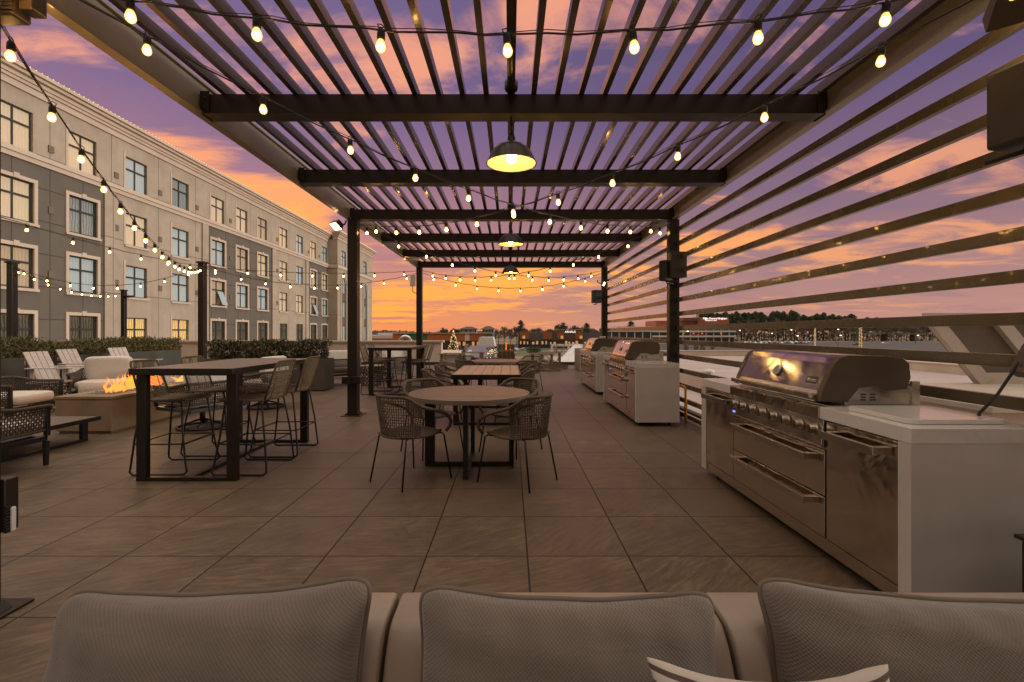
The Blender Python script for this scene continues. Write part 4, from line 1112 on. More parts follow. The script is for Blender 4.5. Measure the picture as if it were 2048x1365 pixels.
ad(-5.25, 13.9, .3, -1, 'grey brown adirondack chair behind the right end of the dark hedge')
ad(-4.35, 13.9, -1, .1, 'adirondack chair in profile touching the left front post outline')
ad(-3.65, 15.5, 0, 1, 'adirondack chair seen from behind through the far tall table')
ad(-2.15, 16.9, -1, .1, 'adirondack chair in profile facing left, nearest of those left of centre')
ad(-1.35, 18.0, 1, .15, 'adirondack chair in profile facing right, behind the one left of centre')
ad(-.14, 17.3, 0, 1, 'adirondack chair seen squarely from behind in the centre of the terrace')
ad(1.05, 16.6, -1, .05, 'adirondack chair in profile right of centre, the nearer of two')
ad(1.45, 17.7, -1, .15, 'adirondack chair in profile right of centre, the farther of two')

# small fire bowl at the far end
fb = thing('fire_bowl', 'small fire column burning behind the centre adirondack chair', 'fire bowl', (-.12, 18.6, 0))
MB().box(-.3, .3, -.3, .3, 0, .62).build('base', concrete, fb, .01)
mb = MB(); flame(mb, 0, 0, .64, .32, 41); flame(mb, .05, 0, .64, .26, 45); mb.build('flame', flame_m, fb)

# hedges and planters
def leafclump(mb, n, cx, cy, cz, rx, ry, rz, size, r_, up=0.0, box=False):
    for k in range(n):
        if box: p = Vector((r_.uniform(-1, 1), r_.uniform(-1, 1), r_.uniform(-1, 1)))
        else:
            while True:
                p = Vector((r_.uniform(-1, 1), r_.uniform(-1, 1), r_.uniform(-1, 1)))
                if p.length < 1: break
            p = p*(p.length**-.3 if p.length > .05 else 1)
        c = Vector((cx+p.x*rx, cy+p.y*ry, cz+p.z*rz)); s = size*r_.uniform(.6, 1.4)
        d_ = Vector((r_.gauss(0, 1), r_.gauss(0, 1), r_.gauss(up, 1))).normalized(); e = d_.orthogonal().normalized(); e = Matrix.Rotation(r_.uniform(0, 6), 3, d_) @ e
        mb.add([c-d_*s, c+e*s*.38, c+d_*s, c-e*s*.38], [(0, 1, 2, 3)])
def planter(name, label, x0, x1, y0, y1, h, m_, group='planters along the terrace edge'):
    t = thing(name, label, 'planter', ((x0+x1)/2, (y0+y1)/2, 0), 0, group); a, b = (x1-x0)/2, (y1-y0)/2
    MB().box(-a, a, -b, -b+.03, .02, h).box(-a, a, b-.03, b, .02, h).box(-a, -a+.03, -b+.031, b-.031, .02, h).box(a-.03, a, -b+.031, b-.031, .02, h).build('box', m_, t, .004)
    MB().box(-a+.03, a-.03, -b+.03, b-.03, .02, h-.06).build('soil', bark, t)
    return t
for i, (y0, y1, lb) in enumerate([(7.0, 9.0, 'nearest of the grey planters in the left row'), (9.02, 11.0, 'second grey planter in the left row'), (11.02, 13.0, 'third grey planter in the left row, behind the pale chairs'), (13.02, 16.2, 'longest and farthest grey planter in the left row')]):
    planter('planter_box', lb, -11.95, -11.35, y0, y1, .76, planterm)
planter('planter_box', 'wide dark planter under the dark hedge left of the left front post', -7.05, -4.26, 10.78, 11.36, .74, planterm)
planter('planter_box', 'tan planter with ferns beyond the last grill on the right', 2.42, 2.98, 13.6, 17.6, .76, planter_tan)
hr = random.Random(11)
def shrub(name, label, m_, rx, ry, h, n, size, loc, group, up=.6):
    t = thing(name, label, 'shrub', loc, 0, group)
    mb = MB(); leafclump(mb, n, 0, 0, h*.5, rx, ry, h*.52, size, hr, up)
    for k in range(int(n*.10)):
        x, y = hr.uniform(-rx, rx), hr.uniform(-ry, ry); leafclump(mb, 4, x, y, h*hr.uniform(.95, 1.12), .02, .02, .06, size, hr, 2.0)
    mb.build('foliage', m_, t)
    mb = MB()
    for k in range(5):
        a = hr.uniform(0, 6); mb.tube([(0.05*math.cos(a), .05*math.sin(a), -.05), (rx*.6*math.cos(a), ry*.6*math.sin(a), h*.7)], .008, 4)
    mb.build('stem', bark, t)
    return t
g = 'shrubs of the olive hedge in the left planters'
p0 = shrub('hedge_shrub', 'shrub of the olive hedge in the long row of left planters', leaf_hedge, .33, .36, .40, 1100, .034, (-11.65, 7.3, .68), g)
for k in range(1, 17): dup(p0, None, (-11.65+hr.uniform(-.05, .05), 7.3+.545*k, .68+hr.uniform(-.02, .02)), hr.choice([0, PI]), None, g).scale = (hr.uniform(.9, 1.1), hr.uniform(.85, 1.0), hr.uniform(.82, 1.15))
g = 'shrubs of the dark hedge in the centre left planter'
p1 = shrub('hedge_shrub', 'shrub of the dark hedge in the wide planter left of the left front post', leaf_hedge_d, .34, .28, .42, 1000, .040, (-6.75, 11.07, .66), g, 1.4)
for k in range(1, 5): dup(p1, None, (-6.75+.545*k+hr.uniform(-.03, .03), 11.07, .66+hr.uniform(-.03, .01)), hr.choice([0, PI, .2]), None, g).scale = (hr.uniform(.82, .95), 1, hr.uniform(.9, 1.1))
g = 'ferns in the tan planter'
def fern(loc, label):
    t = thing('fern', label, 'fern', loc, 0, g); mb = MB()
    for k in range(90):
        a = hr.uniform(0, 2*PI); L = hr.uniform(.3, .55); e = hr.uniform(.4, 1.3); d_ = Vector((math.cos(a)*math.cos(e), math.sin(a)*math.cos(e), math.sin(e)))
        prev = Vector((hr.uniform(-.1, .1), hr.uniform(-.1, .1), 0))
        for i in range(6):
            p = prev+d_*L/6; d_ = (d_+Vector((0, 0, -.16))).normalized(); side = d_.cross(Vector((0, 0, 1))).normalized()
            wd_ = .055*(1-i/6.5)
            for s in (-1, 1): mb.add([prev, p, p+side*s*wd_+d_*.02], [(0, 1, 2)])
            prev = p
    mb.build('frond', leaf_fern, t); return t
f0 = fern((2.70, 14.0, .70), 'fern nearest the last grill in the tan planter')
dup(f0, None, (2.68, 15.0, .70), 1.3, 'middle fern in the tan planter', g); dup(f0, None, (2.70, 16.1, .70), 2.7, 'farthest fern in the tan planter', g)

# ================================================================== GRILL ISLANDS (local: front faces -X at x=0, runs along y from 0 to L)
steel_knob = steel_mat('knob_steel', (0.34, 0.28, 0.22), 0.25, 0.002)
def make_grill(label, L=2.37, group='grill islands along the slatted screen'):
    t = thing('grill_island', label, 'grill', (1.85, 2.163, 0), 0, group)
    D = .62; zt = .91; zb = .06; ct_ = .072
    g0, g1 = .64, 1.77     # grill section
    MB().box(0, D, 0, g0, zt-ct_, zt).build('countertop', quartz, t, .003)
    MB().box(0, D, g1, L, zt-ct_, zt).build('countertop', quartz, t, .003)
    for y0, y1 in ((.0, .074), (L-.1, L)):
        MB().box(.0, D, y0, y1, zb, zt-ct_-.001).build('side_panel', quartz_side, t, .002)
    MB().box(.04, D-.01, .076, L-.102, zb+.0, zt-ct_-.002).build('cabinet', steel_plain, t)
    MB().box(.012, .038, .076, L-.102, zb, zb+.075).build('toe_panel', steel, t, .002)
    def handle(par, y0, y1, z, x=.0):
        MB().box(x-.062, x-.040, y0, y1, z-.022, z+.022).box(x-.042, x+.012, y0+.01, y0+.045, z-.018, z+.018).box(x-.042, x+.012, y1-.045, y1-.01, z-.018, z+.018).build('handle', steel_plain, par, .002)
    d1 = MB().box(.006, .036, .080, .588, .142, .828).build('door', steel, t, .002); handle(d1, .15, .56, .765)
    d2 = MB().box(.006, .036, 1.74, L-.106, .142, .828).build('door', steel, t, .002); handle(d2, 1.77, L-.14, .765)
    d3 = MB().box(.004, .036, .600, 1.728, .388, .655).build('drawer', steel, t, .002); handle(d3, .70, 1.66, .595)
    d4 = MB().box(.004, .036, .600, 1.728, .142, .380).build('drawer', steel, t, .002); handle(d4, .70, 1.66, .330)
    cp = MB().prism([(.036, .672), (-.012, .672), (-.018, .69), (-.002, .835), (.036, .835)], 'y', .600, 1.728)
    cp = cp.build('control_panel', steel_plain, t, .002)
    MB().box(-.006, .05, g0+.002, g1-.002, .838, .905).box(.05, .30, g0+.002, g1-.002, .86, .905).build('front_ledge', steel, cp, .003)
    for i in range(8):
        y = .66+i*.142+(.0 if i < 7 else -.02)
        R = Matrix.Translation((-.010, y, .775)) @ Matrix.Rotation(-PI/2, 4, 'Y')
        k = MB(); k.lathe([(.001, .0), (.036, .0), (.037, .010), (.030, .013), (.028, .040), (.024, .045), (.001, .045)], 20)
        k.v = [tuple(R @ Vector(p)) for p in k.v]
        k.box(-.060, -.052, y-.006, y+.006, .748, .802); k.build('knob', steel_knob, cp, .001)
    MB().box(-.021, -.012, 1.66, 1.69, .70, .715).build('power_button', mat('blue_button_%d' % len(MATS), (.2, .3, .9), .4, emit=(.15, .25, 1.0), estr=1.5), cp)
    # hood
    y0, y1 = .64, 1.70
    prof = [(.0, .935), (.02, 1.0), (.095, 1.165), (.125, 1.198), (.18, 1.212), (.40, 1.208), (.50, 1.195), (.535, 1.165), (.545, 1.08), (.52, 1.01)]
    mb = MB(); n = len(prof)
    NS = 10
    for j in range(NS):
        ya, yb = y0+.045+(y1-y0-.09)*j/NS, y0+.045+(y1-y0-.09)*(j+1)/NS
        for i in range(n-1): mb.add([(prof[i][0], ya, prof[i][1]), (prof[i][0], yb, prof[i][1]), (prof[i+1][0], yb, prof[i+1][1]), (prof[i+1][0], ya, prof[i+1][1])], [(0, 1, 2, 3)], i > 1)
    hd = mb.build('hood', steel_hood, t)
    cap = [(x-.004 if x < .3 else x+.004, z+.004) for x, z in prof]
    capp = cap+[(.40, 1.00), (.33, 1.03), (.24, 1.02), (.17, .935)]
    for a, b in ((y0, y0+.046), (y1-.046, y1)):
        recalc(MB().prism(capp, 'y', a, b).build('hood_side', hoodcap, hd, .004))
    MB().box(-.045, -.020, y0+.03, y1-.03, .955, .985).box(-.022, .02, y0+.035, y0+.075, .958, .982).box(-.022, .02, y1-.075, y1-.035, .958, .982).build('hood_handle', steel_plain, hd, .006)
    # firebox under the hood
    MB().box(.16, .56, y0+.01, y1-.01, .906, 1.03).box(.05, .60, y0-.02, y1+.02, .906, .918).build('firebox', steel_plain, t, .003)
    MB().box(.555, .60, y0+.0, y0+.02, .92, 1.06).box(.555, .60, y1-.02, y1, .92, 1.06).build('rear_bracket', steel_plain, t)
    mb = MB()
    for r_ in range(3):
        for c_ in range(2): mb.box(.255+c_*.055, .285+c_*.055, y0+.006, y0+.0095, .945+r_*.016, .952+r_*.016)
    mb.lathe([(.001, 0), (.012, 0)], 10, (0, 0, 0)) if False else None
    mb.build('vent_slot', rubber, t)
    # gauge on the sloping face
    yg = (y0+y1)/2+.0; nx = Vector((-.165, 0, .075)).normalized()
    M = Matrix.Translation((.052, yg, 1.085)) @ Vector((0, 0, 1)).rotation_difference(nx).to_matrix().to_4x4()
    gm_ = MB().lathe([(.001, .0), (.038, .0), (.040, .004), (.038, .013), (.033, .014), (.033, .010), (.001, .010)], 28)
    gm_.v = [tuple(M @ Vector(p)) for p in gm_.v]; ga = gm_.build('temperature_gauge', steel_plain, hd)
    gm_ = MB().lathe([(.001, .0115), (.032, .0115)], 24); gm_.box(-.002, .002, -.005, .026, .0118, .013)
    gm_.v = [tuple(M @ Vector(p)) for p in gm_.v]; gm_.build('dial', mat('dial_%d' % len(MATS), (.25, .24, .22), .3), ga)
    # badge
    M = Matrix.Translation((.045, y0+.135, 1.055)) @ Vector((0, 0, 1)).rotation_difference(nx).to_matrix().to_4x4()
    bd = MB().box(-.026, .026, -.055, .055, -.004, .004); bd.v = [tuple(M @ Vector(p)) for p in bd.v]; bd = bd.build('badge', steel_plain, hd)
    bd2 = MB().box(-.023, .023, -.052, .052, .0042, .005); bd2.v = [tuple(M @ Vector(p)) for p in bd2.v]; bd2.build('badge_plate', blackm, bd)
    bd3 = MB().prism([(-.012, .030), (.012, .022), (.012, .044), (-.012, .036)], 'z', .0052, .0058)
    for q in range(5): bd3.box(-.001, .006, -.042+q*.012, -.034+q*.012, .0052, .0058)
    bd3.box(-.010, -.007, -.042, .014, .0052, .0058)
    bd3.v = [tuple(M @ Vector(p)) for p in bd3.v]; bd3.build('badge_lettering', whiteplas, bd)
    mb = MB()
    for x in (.10, D-.1):
        for y in (.15, L-.15): mb.tube([(x-.012, y, .03), (x+.012, y, .03)], .03, 14).box(x-.015, x+.015, y-.012, y+.012, .032, .06)
    mb.build('caster', rubber, t)
    return t
gr = make_grill('nearest steel grill island with white counter, large at the right')
dup(gr, None, (1.81, 6.72, 0), 0, 'middle steel grill island with bare counter beside the right front post')
dup(gr, None, (1.87, 10.15, 0), 0, 'farthest steel grill island, partly hidden by the middle one')
cb = thing('cutting_board', 'white rounded cover slab lying on the nearest grill counter', 'cutting board', (2.16, 2.47, .911))
def rrect(w_, h_, r, n=6):
    P = []
    for cx, cy, a0 in ((w_-r, h_-r, 0), (-w_+r, h_-r, PI/2), (-w_+r, -h_+r, PI), (w_-r, -h_+r, 1.5*PI)):
        for k in range(n+1): a = a0+PI/2*k/n; P.append((cx+r*math.cos(a), cy+r*math.sin(a)))
    return P
MB().prism(rrect(.24, .22, .045), 'z', 0, .024).build('slab', quartz, cb, .003)
cc = MB().tube([(2.33, 2.33, .915), (2.36, 2.36, .945), (2.38, 2.33, 1.0), (2.43, 2.34, 1.04), (2.50, 2.36, 1.11), (2.56, 2.36, 1.20)], .0075, 8).build('power_cord', rubber)
tag(cc, 'black power cord rising from the nearest counter to the right edge', 'cord')
rb = thing('wall_outlet', 'brown outlet box at the right edge that the cord plugs into', 'outlet', (2.585, 2.34, 1.19), 0)
MB().box(-.03, .03, -.05, .05, -.06, .11, Matrix.Rotation(.5, 4, 'Y')).build('cover', hoodcap, rb, .008); MB().tube([(-.035, 0, -.04), (-.02, 0, .0)], .016, 8).build('plug', rubber, rb)
bx = thing('black_crate', 'black box standing on the floor at the right edge in front of the near grill', 'box', (2.31, 1.72, 0))
MB().box(-.22, .22, -.2, .2, .01, .505).build('case', blackm, bx, .01); MB().box(-.21, .21, -.19, .19, 0, .009).box(-.235, .235, -.215, .215, .507, .525).build('lid', blackm, bx, .006)

# yellow safety rail with hanging paddle
yr = thing('yellow_hose_rail', 'yellow inverted-U pipe stand by the screen behind the middle grill', 'pipe stand', (2.60, 6.94, 0))
pts = [(0, 0, 0), (0, 0, .50), (-.02, 0, .545), (-.05, .03, .56), (-.12, .10, .56), (-.145, .12, .53), (-.15, .125, .30)]
MB().tube(pts, .019, 10).tube([(0, 0, .20), (0, 0, .28)], .027, 10).build('pipe', yellowm, yr)
MB().tube([(-.15, .125, .30), (-.15, .125, .17)], .011, 8).box(-.20, -.10, .11, .14, .02, .17).build('paddle', plastic_grey, yr, .01)

# ================================================================== FOREGROUND SOFA
sf = thing('sectional_sofa', 'cream sectional sofa across the bottom of the photo, its back frame showing between cushions', 'sofa', (0, 0, 0))
for x0, x1 in ((-.90, -.279), (-.270, .478), (.486, 1.40)):
    prof = [(.86, .12), (.86, .38)]
    B0, B1, B2, B3 = Vector((.87, .42)), Vector((.97, .56)), Vector((1.0, .70)), Vector((1.07, .704))
    for i in range(15):
        q = i/14; p = B0*(1-q)**3+B1*3*q*(1-q)**2+B2*3*q*q*(1-q)+B3*q**3; prof.append((p.x, p.y))
    prof += [(1.15, .706)]+[(1.16+.03*math.sin(a), .676+.03*math.cos(a)) for a in [PI/2*i/6 for i in range(7)]]+[(1.19, .12)]
    mb_ = MB().prism(prof, 'x', x0, x1); mb_.sm = [len(f) == 4 for f in mb_.f]
    recalc(mb_.build('back_frame', vinyl, sf, .010))
    recalc(MB().prism([(.15, .05), (.15, .30), (.855, .30), (.855, .05)], 'x', x0, x1).build('base', vinyl, sf, .012))
    mb = MB(); cushion(mb, (x0+x1)/2, .50, .301, x1-x0-.01, .70, .15); mb.build('seat_cushion', cushfloor, sf)
def pillow(name, label, cat, W, H, Tk, loc, rx, ry, rz, m_, seed, piped=True, group=None, ears=.02, sag=.075, rnd_=.020):
    t = thing(name, label, cat, loc, 0, group); t.rotation_euler = (rx, ry, rz)
    r_ = random.Random(seed); ph = [r_.uniform(0, 6) for _ in range(8)]
    def outline(u, v):   # u,v in [-1,1]
        x = u*W/2*(1-.030*(1-v*v)*abs(u)); z = v*H/2*(1-sag*(1-u*u)*abs(v))
        k_ = (abs(u)*abs(v)); x += ears*u*k_**5; z += ears*v*k_**5*.6
        c_ = max(0, k_-.80)/.20; x -= math.copysign(rnd_, u)*c_*c_; z -= math.copysign(rnd_, v)*c_*c_
        return x, z
    N, Mn = 72, 60; mb = MB()
    for side in (-1, 1):
        vs = []
        for j in range(Mn+1):
            v = math.sin((j/Mn-.5)*PI)
            for i in range(N+1):
                u = math.sin((i/N-.5)*PI); x, z = outline(u, v)
                e = max(0, (1-abs(u)**3.2)*(1-abs(v)**3.0))
                y = Tk/2*e**.36
                # puckers near the seams and slow sags
                edge = (1-e)
                y *= 1+.05*math.sin(u*3+ph[0])*math.cos(v*2.5+ph[1])
                y -= .010*edge*e**.3*(math.sin(u*21+ph[2]+3*v)*.5+math.sin(v*17+ph[3]+4*u)*.6)
                y += .0045*math.sin(x*24+z*13+ph[4])*e
                vs.append((x, side*y, z))
        fs = [(j*(N+1)+i, j*(N+1)+i+1, (j+1)*(N+1)+i+1, (j+1)*(N+1)+i) for j in range(Mn) for i in range(N)]
        if side > 0: fs = [tuple(reversed(f)) for f in fs]
        mb.add(vs, fs, True)
    mb.build('cover', m_, t)
    if piped:
        pts = []
        for i in range(60): pts.append((-1+2*i/60, 1))
        for i in range(50): pts.append((1, 1-2*i/50))
        for i in range(60): pts.append((1-2*i/60, -1))
        for i in range(50): pts.append((-1, -1+2*i/50))
        P = []
        for k, (u, v) in enumerate(pts):
            x, z = outline(u, v); P.append(Vector((x*1.006, .004*math.sin(k*.35+ph[5]), z*1.006)))
        for _ in range(3): P = [(P[i-1]+P[i]*2+P[(i+1) % len(P)])/4 for i in range(len(P))]
        MB().tube(P, .0062, 8, closed=True).build('piping', piping_m, t)
    return t
g = 'grey back cushions on the front sofa'
pillow('back_cushion', 'grey back cushion at the bottom left, piped along its top edge', 'cushion', .600, .50, .25, (-.600, .925, .578), math.radians(-16), math.radians(-1), math.radians(3), cush_fab, 1, group=g)
pillow('back_cushion', 'grey back cushion in the bottom centre, between the other two', 'cushion', .595, .50, .24, (.115, .925, .566), math.radians(-16), math.radians(1.2), 0, cush_fab, 2, group=g)
pillow('back_cushion', 'grey back cushion at the bottom right, cropped by the photo edge', 'cushion', .70, .50, .25, (.895, .935, .562), math.radians(-16), math.radians(1.0), math.radians(-5), cush_fab, 3, group=g)
pillow('throw_pillow', 'small brown and white striped throw pillow peeking in at the bottom', 'pillow', .36, .40, .11, (.435, .72, .600), math.radians(-24), math.radians(-1), math.radians(-4), striped, 4, piped=False, ears=.028, sag=.12, rnd_=.008)

# ================================================================== DISTANT TOWN
# lit christmas tree
xt = thing('christmas_tree', 'tall christmas tree wrapped in warm lights left of centre', 'christmas tree', (-16.9, 140, G))
mb = MB(); xr = random.Random(9)
for k in range(2600):
    q = xr.random()**.8; z = .6+8.0*q; r = 2.5*(1-q)*xr.uniform(.5, 1)+.1; a = xr.uniform(0, 2*PI)
    c = Vector((r*math.cos(a), r*math.sin(a), z)); d_ = Vector((math.cos(a), math.sin(a), -.4+xr.gauss(0, .3))).normalized(); e = Vector((-math.sin(a), math.cos(a), 0)); s = .28
    mb.add([c-d_*s, c+e*s*.5, c+d_*s, c-e*s*.5], [(0, 1, 2, 3)])
mb.build('foliage', leaf_green, xt); MB().tube([(0, 0, 0), (0, 0, 8)], [.2, .04], 8).build('trunk', bark, xt)
mb = MB()
for k in range(330):
    q = xr.random()**.8; z = .6+8.2*q; r = (2.6*(1-q)+.1)*xr.uniform(.35, 1)**.5; a = xr.uniform(0, 2*PI); s = .075; c = (r*math.cos(a), r*math.sin(a), z)
    mb.ball(c, s, 4, 2)
tag(mb.build('fairy_light', twinkle, xt), kind='stuff')

# stores
def bldg(name, label, cat='building', group=None): return thing(name, label, cat, (0, 0, 0), 0, group)
def pxbox(mb, x0, x1, ytop, ybot, Y, depth, off=0.0):
    a = at(x0, ytop, Y); b = at(x1, ybot, Y); mb.box(a.x, b.x, Y-off, Y+depth, b.z, a.z); return mb
s1 = bldg('shopping_strip', 'long low store block with rust, green and tan panels behind the christmas tree')
Y = 225
pxbox(MB(), 786, 985, 668, 706, Y, 30).build('wall', greyp, s1)
for a, b, m_ in ((786, 808, rust), (808, 856, greenp), (856, 930, rust), (930, 938, parapet_m), (938, 969, rust), (969, 985, greenp)):
    pass
for a, b, m_ in ((786, 806, rust), (806, 855, greenp), (855, 930, rust), (930, 939, cream_m), (939, 970, rust), (970, 986, greenp), (986, 1108, parapet_m)):
    if a >= 970: continue
    pxbox(MB(), a, b, 667.5, 682, Y, 1, .6).build('facade_panel', m_, s1)
pxbox(MB(), 970, 985, 665.5, 684, Y, 1, .8).build('facade_panel', greenp, s1)
pxbox(MB(), 786, 985, 666.2, 667.4, Y, 1, 1.1).build('coping', trim_m, s1)
mb = MB()
for x in (908, 916, 926, 944, 954, 964): pxbox(mb, x, x+5, 684, 692, Y, .5, .5)
mb.build('lit_window', storeglow, s1); pxbox(MB(), 786, 985, 683, 706, Y, .5, .3).build('storefront', darkglass, s1)
s1b = bldg('white_store', 'white and brick low building far left of the pergola post')
pxbox(MB(), 690, 786, 671, 706, 260, 40).build('wall', whitew, s1b); pxbox(MB(), 690, 786, 677, 683, 260, 1, .5).build('brick_band', rust, s1b); pxbox(MB(), 756, 786, 666, 676, 262, 20, .0).build('upper_wall', whitew, s1b)
cr0 = random.Random(4)
s2 = bldg('wood_panel_store', 'dark store with glowing wood panels and a lit name sign right of centre')
Y = 250
pxbox(MB(), 1037, 1215, 666, 697, Y, 30).build('wall', greyp, s2)
for a, b, yt in ((1040, 1059, 663.5), (1085, 1104, 664), (1114, 1128, 661), (1150, 1165, 661)):
    pxbox(MB(), a, b, yt, 679, Y, 1, .7).build('wood_panel', woodpanel, s2)
pxbox(MB(), 1114, 1165, 660.5, 681, Y, 8, .4).build('entrance_wall', mat('store_brown', (.13, .06, .03), .7), s2)
MB().box(at(1114, 660, Y).x, at(1165, 660, Y).x, Y-1.2, Y+8, at(0, 660.4, Y).z, at(0, 659.6, Y).z).build('coping', trim_m, s2)
mb = MB()
for x in (1040, 1047, 1054, 1064, 1072, 1083, 1091, 1100, 1107, 1130, 1137, 1144, 1151, 1168, 1176, 1186, 1194): pxbox(mb, x, x+cr0.uniform(2, 5), 682+cr0.uniform(0, 3), 689, Y, .5, .6)
mb.build('lit_window', storeglow, s2); pxbox(MB(), 1037, 1215, 681, 697, Y, .5, .3).build('storefront', darkglass, s2)
text_part('sign_lettering', 'ARHAUS', 1.5, signwhite, s2, (at(1140, 0, Y).x, Y-1.0, at(0, 664.3, Y).z), (PI/2, 0, 0), .05)
mb = MB()
for x in (1044, 1120, 1158): pxbox(mb, x+1, x+6, 672, 678, Y, .2, 1.2)
mb.build('wall_washer', storeglow, s2)
def hip_house(name, label, x0, x1, Y, yroof, yeave, ybase):
    t = bldg(name, label, group='hip-roofed houses beyond the stores'); a = at(x0, yeave, Y); b = at(x1, ybase, Y); z = at(0, yroof, Y).z; m_ = (a.x+b.x)/2; e = 1.0; dp = b.x-a.x
    MB().box(a.x+.8, b.x-.8, Y+.8, Y+dp-.8, -7, a.z).build('wall', whitew, t)
    q = (b.x-a.x)*.14
    MB().add([(a.x-e, Y-e, a.z), (b.x+e, Y-e, a.z), (b.x+e, Y+dp+e, a.z), (a.x-e, Y+dp+e, a.z), (m_-q, Y+dp/2, z), (m_+q, Y+dp/2, z)], [(0, 1, 5, 4), (1, 2, 5), (2, 3, 4, 5), (3, 0, 4), (3, 2, 1, 0)]).build('roof', mat('hip_roof_%d' % len(MATS), (.10, .06, .045), .9), t)
    mb = MB()
    for k in range(4): xx = a.x+1.4+k*(b.x-a.x-2.8)/3; mb.box(xx-.35, xx+.35, Y+.7, Y+.79, a.z-1.6, a.z-.5)
    mb.build('window', darkglass, t)
hip_house('hip_roof_house', 'wider brown hip-roofed house above the store strip', 918, 955, 300, 653.5, 659, 668)
hip_house('hip_roof_house', 'narrower brown hip-roofed house with pointed roof above the green panel', 962, 990, 290, 652.5, 659.5, 668)

md = bldg('medical_building', 'red brick medical building with white lettering and white floor bands behind the screen')
Y = 380
pxbox(MB(), 1395, 1458, 635, 655, Y, 30).build('brick_block', brick, md); pxbox(MB(), 1312, 1394.8, 642, 655, Y+1, 30).build('brick_block', brick, md)
MB().box(at(1365, 0, Y).x, at(1396, 0, Y).x, Y-2, Y+8, at(0, 642, Y).z, at(0, 636, Y).z).build('penthouse', greyp, md)
pxbox(MB(), 1235, 1468, 656, 688, Y, 40).build('glass_wall', darkglass, md)
for yt in (653.5, 661.5, 671.5): pxbox(MB(), 1232, 1470, yt, yt+3.4, Y, 42, 2.0).build('white_band', whitew, md)
mb = MB()
for k in range(15): pxbox(mb, 1240+k*15.5, 1242+k*15.5, 657, 686, Y, .5, .6)
mb.build('column', whitew, md)
pxbox(MB(), 1382, 1416, 664, 670, Y, .5, .5).build('red_panel', mat('red_panel', (.4, .03, .03), .6), md)
mb = MB()
for x in (1365, 1385, 1402, 1440): pxbox(mb, x, x+3, 666, 668.5, Y, .2, .8)
mb.build('lit_window', storeglow, md)
text_part('sign_lettering', 'Mass General Brigham', 2.15, signwhite, md, (at(1429, 0, Y).x, Y-1.0, at(0, 637.6, Y).z), (PI/2, 0, 0), .05)
text_part('sign_lettering', 'Healthcare Center', 1.25, signwhite, md, (at(1421, 0, Y).x, Y-1.0, at(0, 641.4, Y).z), (PI/2, 0, 0), .05)
MB().box(at(1412, 0, Y).x-.9, at(1412, 0, Y).x-.2, Y-1.1, Y-.9, at(0, 640, Y).z, at(0, 635.7, Y).z).build('sign_emblem', signwhite, md)
gs = bldg('glass_store', 'dark glass store with pale pillars seen between the two right posts')
pxbox(MB(), 1218, 1305, 664, 690, 300, 30).build('wall', darkglass, gs); mb = MB()
for x in (1222, 1237, 1252, 1268, 1284, 1300): pxbox(mb, x, x+2, 664, 690, 300, .5, .5)
pxbox(mb, 1216, 1307, 662.5, 664, 300, 31, 1); mb.build('pillar', whitew, gs)

# overpass
ov = thing('overpass', 'concrete highway overpass on piers at the right, above the parking field', 'bridge', (0, 0, 0))
Y = 430
a, b = at(1712, 0, Y).x, at(2300, 0, Y+20).x
MB().add([(a, Y, -.2), (b, Y+15, -2.6), (b, Y+27, -2.6), (a, Y+12, -.2), (a, Y, .9), (b, Y+15, -1.5), (b, Y+27, -1.5), (a, Y+12, .9)], [(3, 2, 1, 0), (4, 5, 6, 7), (0, 1, 5, 4), (2, 3, 7, 6), (0, 4, 7, 3), (1, 2, 6, 5)]).build('deck', mat('weathered_concrete', (.20, .17, .14), .8, var=.15, vscale=.2), ov)
mb = MB(); MB_g = MB()
for k in range(9):
    x = a+4+k*28; z = -.2-2.4*(x-a)/(b-a)
    mb.box(x-.7, x+.7, Y+2+15*(x-a)/(b-a), Y+9+15*(x-a)/(b-a), G, z-.02)
mb.build('pier', MATS['weathered_concrete'], ov)
for k in range(60):
    x = a+k*4.2; z = .9-2.4*(x-a)/(b-a); MB_g.box(x-.08, x+.08, Y+.1+15*(x-a)/(b-a), Y+.25+15*(x-a)/(b-a), z, z+.8)
MB_g.bar((a, Y+.2, 1.7), (b, Y+15.2, -.7), .12, .15); MB_g.build('railing', greyp, ov)
def lamp_post(x, y, z0, h, label, grp, lit=True, arm=1.6):
    t = thing('street_lamp', label, 'street lamp', (x, y, z0), 0, grp)
    MB().tube([(0, 0, 0), (0, 0, h)], [.16, .09], 6).tube([(0, 0, h), (arm, 0, h+.25)], .07, 5).build('pole', greyp, t)
    MB().box(arm-.4, arm+.5, -.25, .25, h+.15, h+.38).build('lamp_head', lampglow if lit else greyp, t)
    return t
grp = 'street lamps standing over the distant parking field'
first_l = None
for k, (x, y, yt) in enumerate([(1475, 330, 662), (1578, 330, 661), (1672, 340, 660), (1676, 300, 672), (1590, 300, 673), (1831, 330, 672), (1540, 380, 668), (1370, 300, 664)]):
    p = at(x, yt, y); lamp_post(p.x, y, G, p.z-G, 'slim lit street lamp over the distant parking field behind the screen', grp)
grp = 'unlit lamps on the overpass'
for k, x in enumerate((1741, 1793, 1813, 1852)):
    p = at(x, 655 if k < 2 else 660, 440); lamp_post(p.x, 444, -1.0, p.z+1.0, 'tall unlit lamp on the overpass', grp, False)
gs_ = thing('highway_sign', 'overhead highway sign gantry on the overpass', 'road sign', (at(1826, 0, 446).x, 446, -1.2))
MB().tube([(-6, 0, 0), (-6, 0, 7)], .2, 6).tube([(8, 0, 0), (8, 0, 7)], .2, 6).box(-6, 8, -.15, .15, 6.6, 7).build('gantry', greyp, gs_)
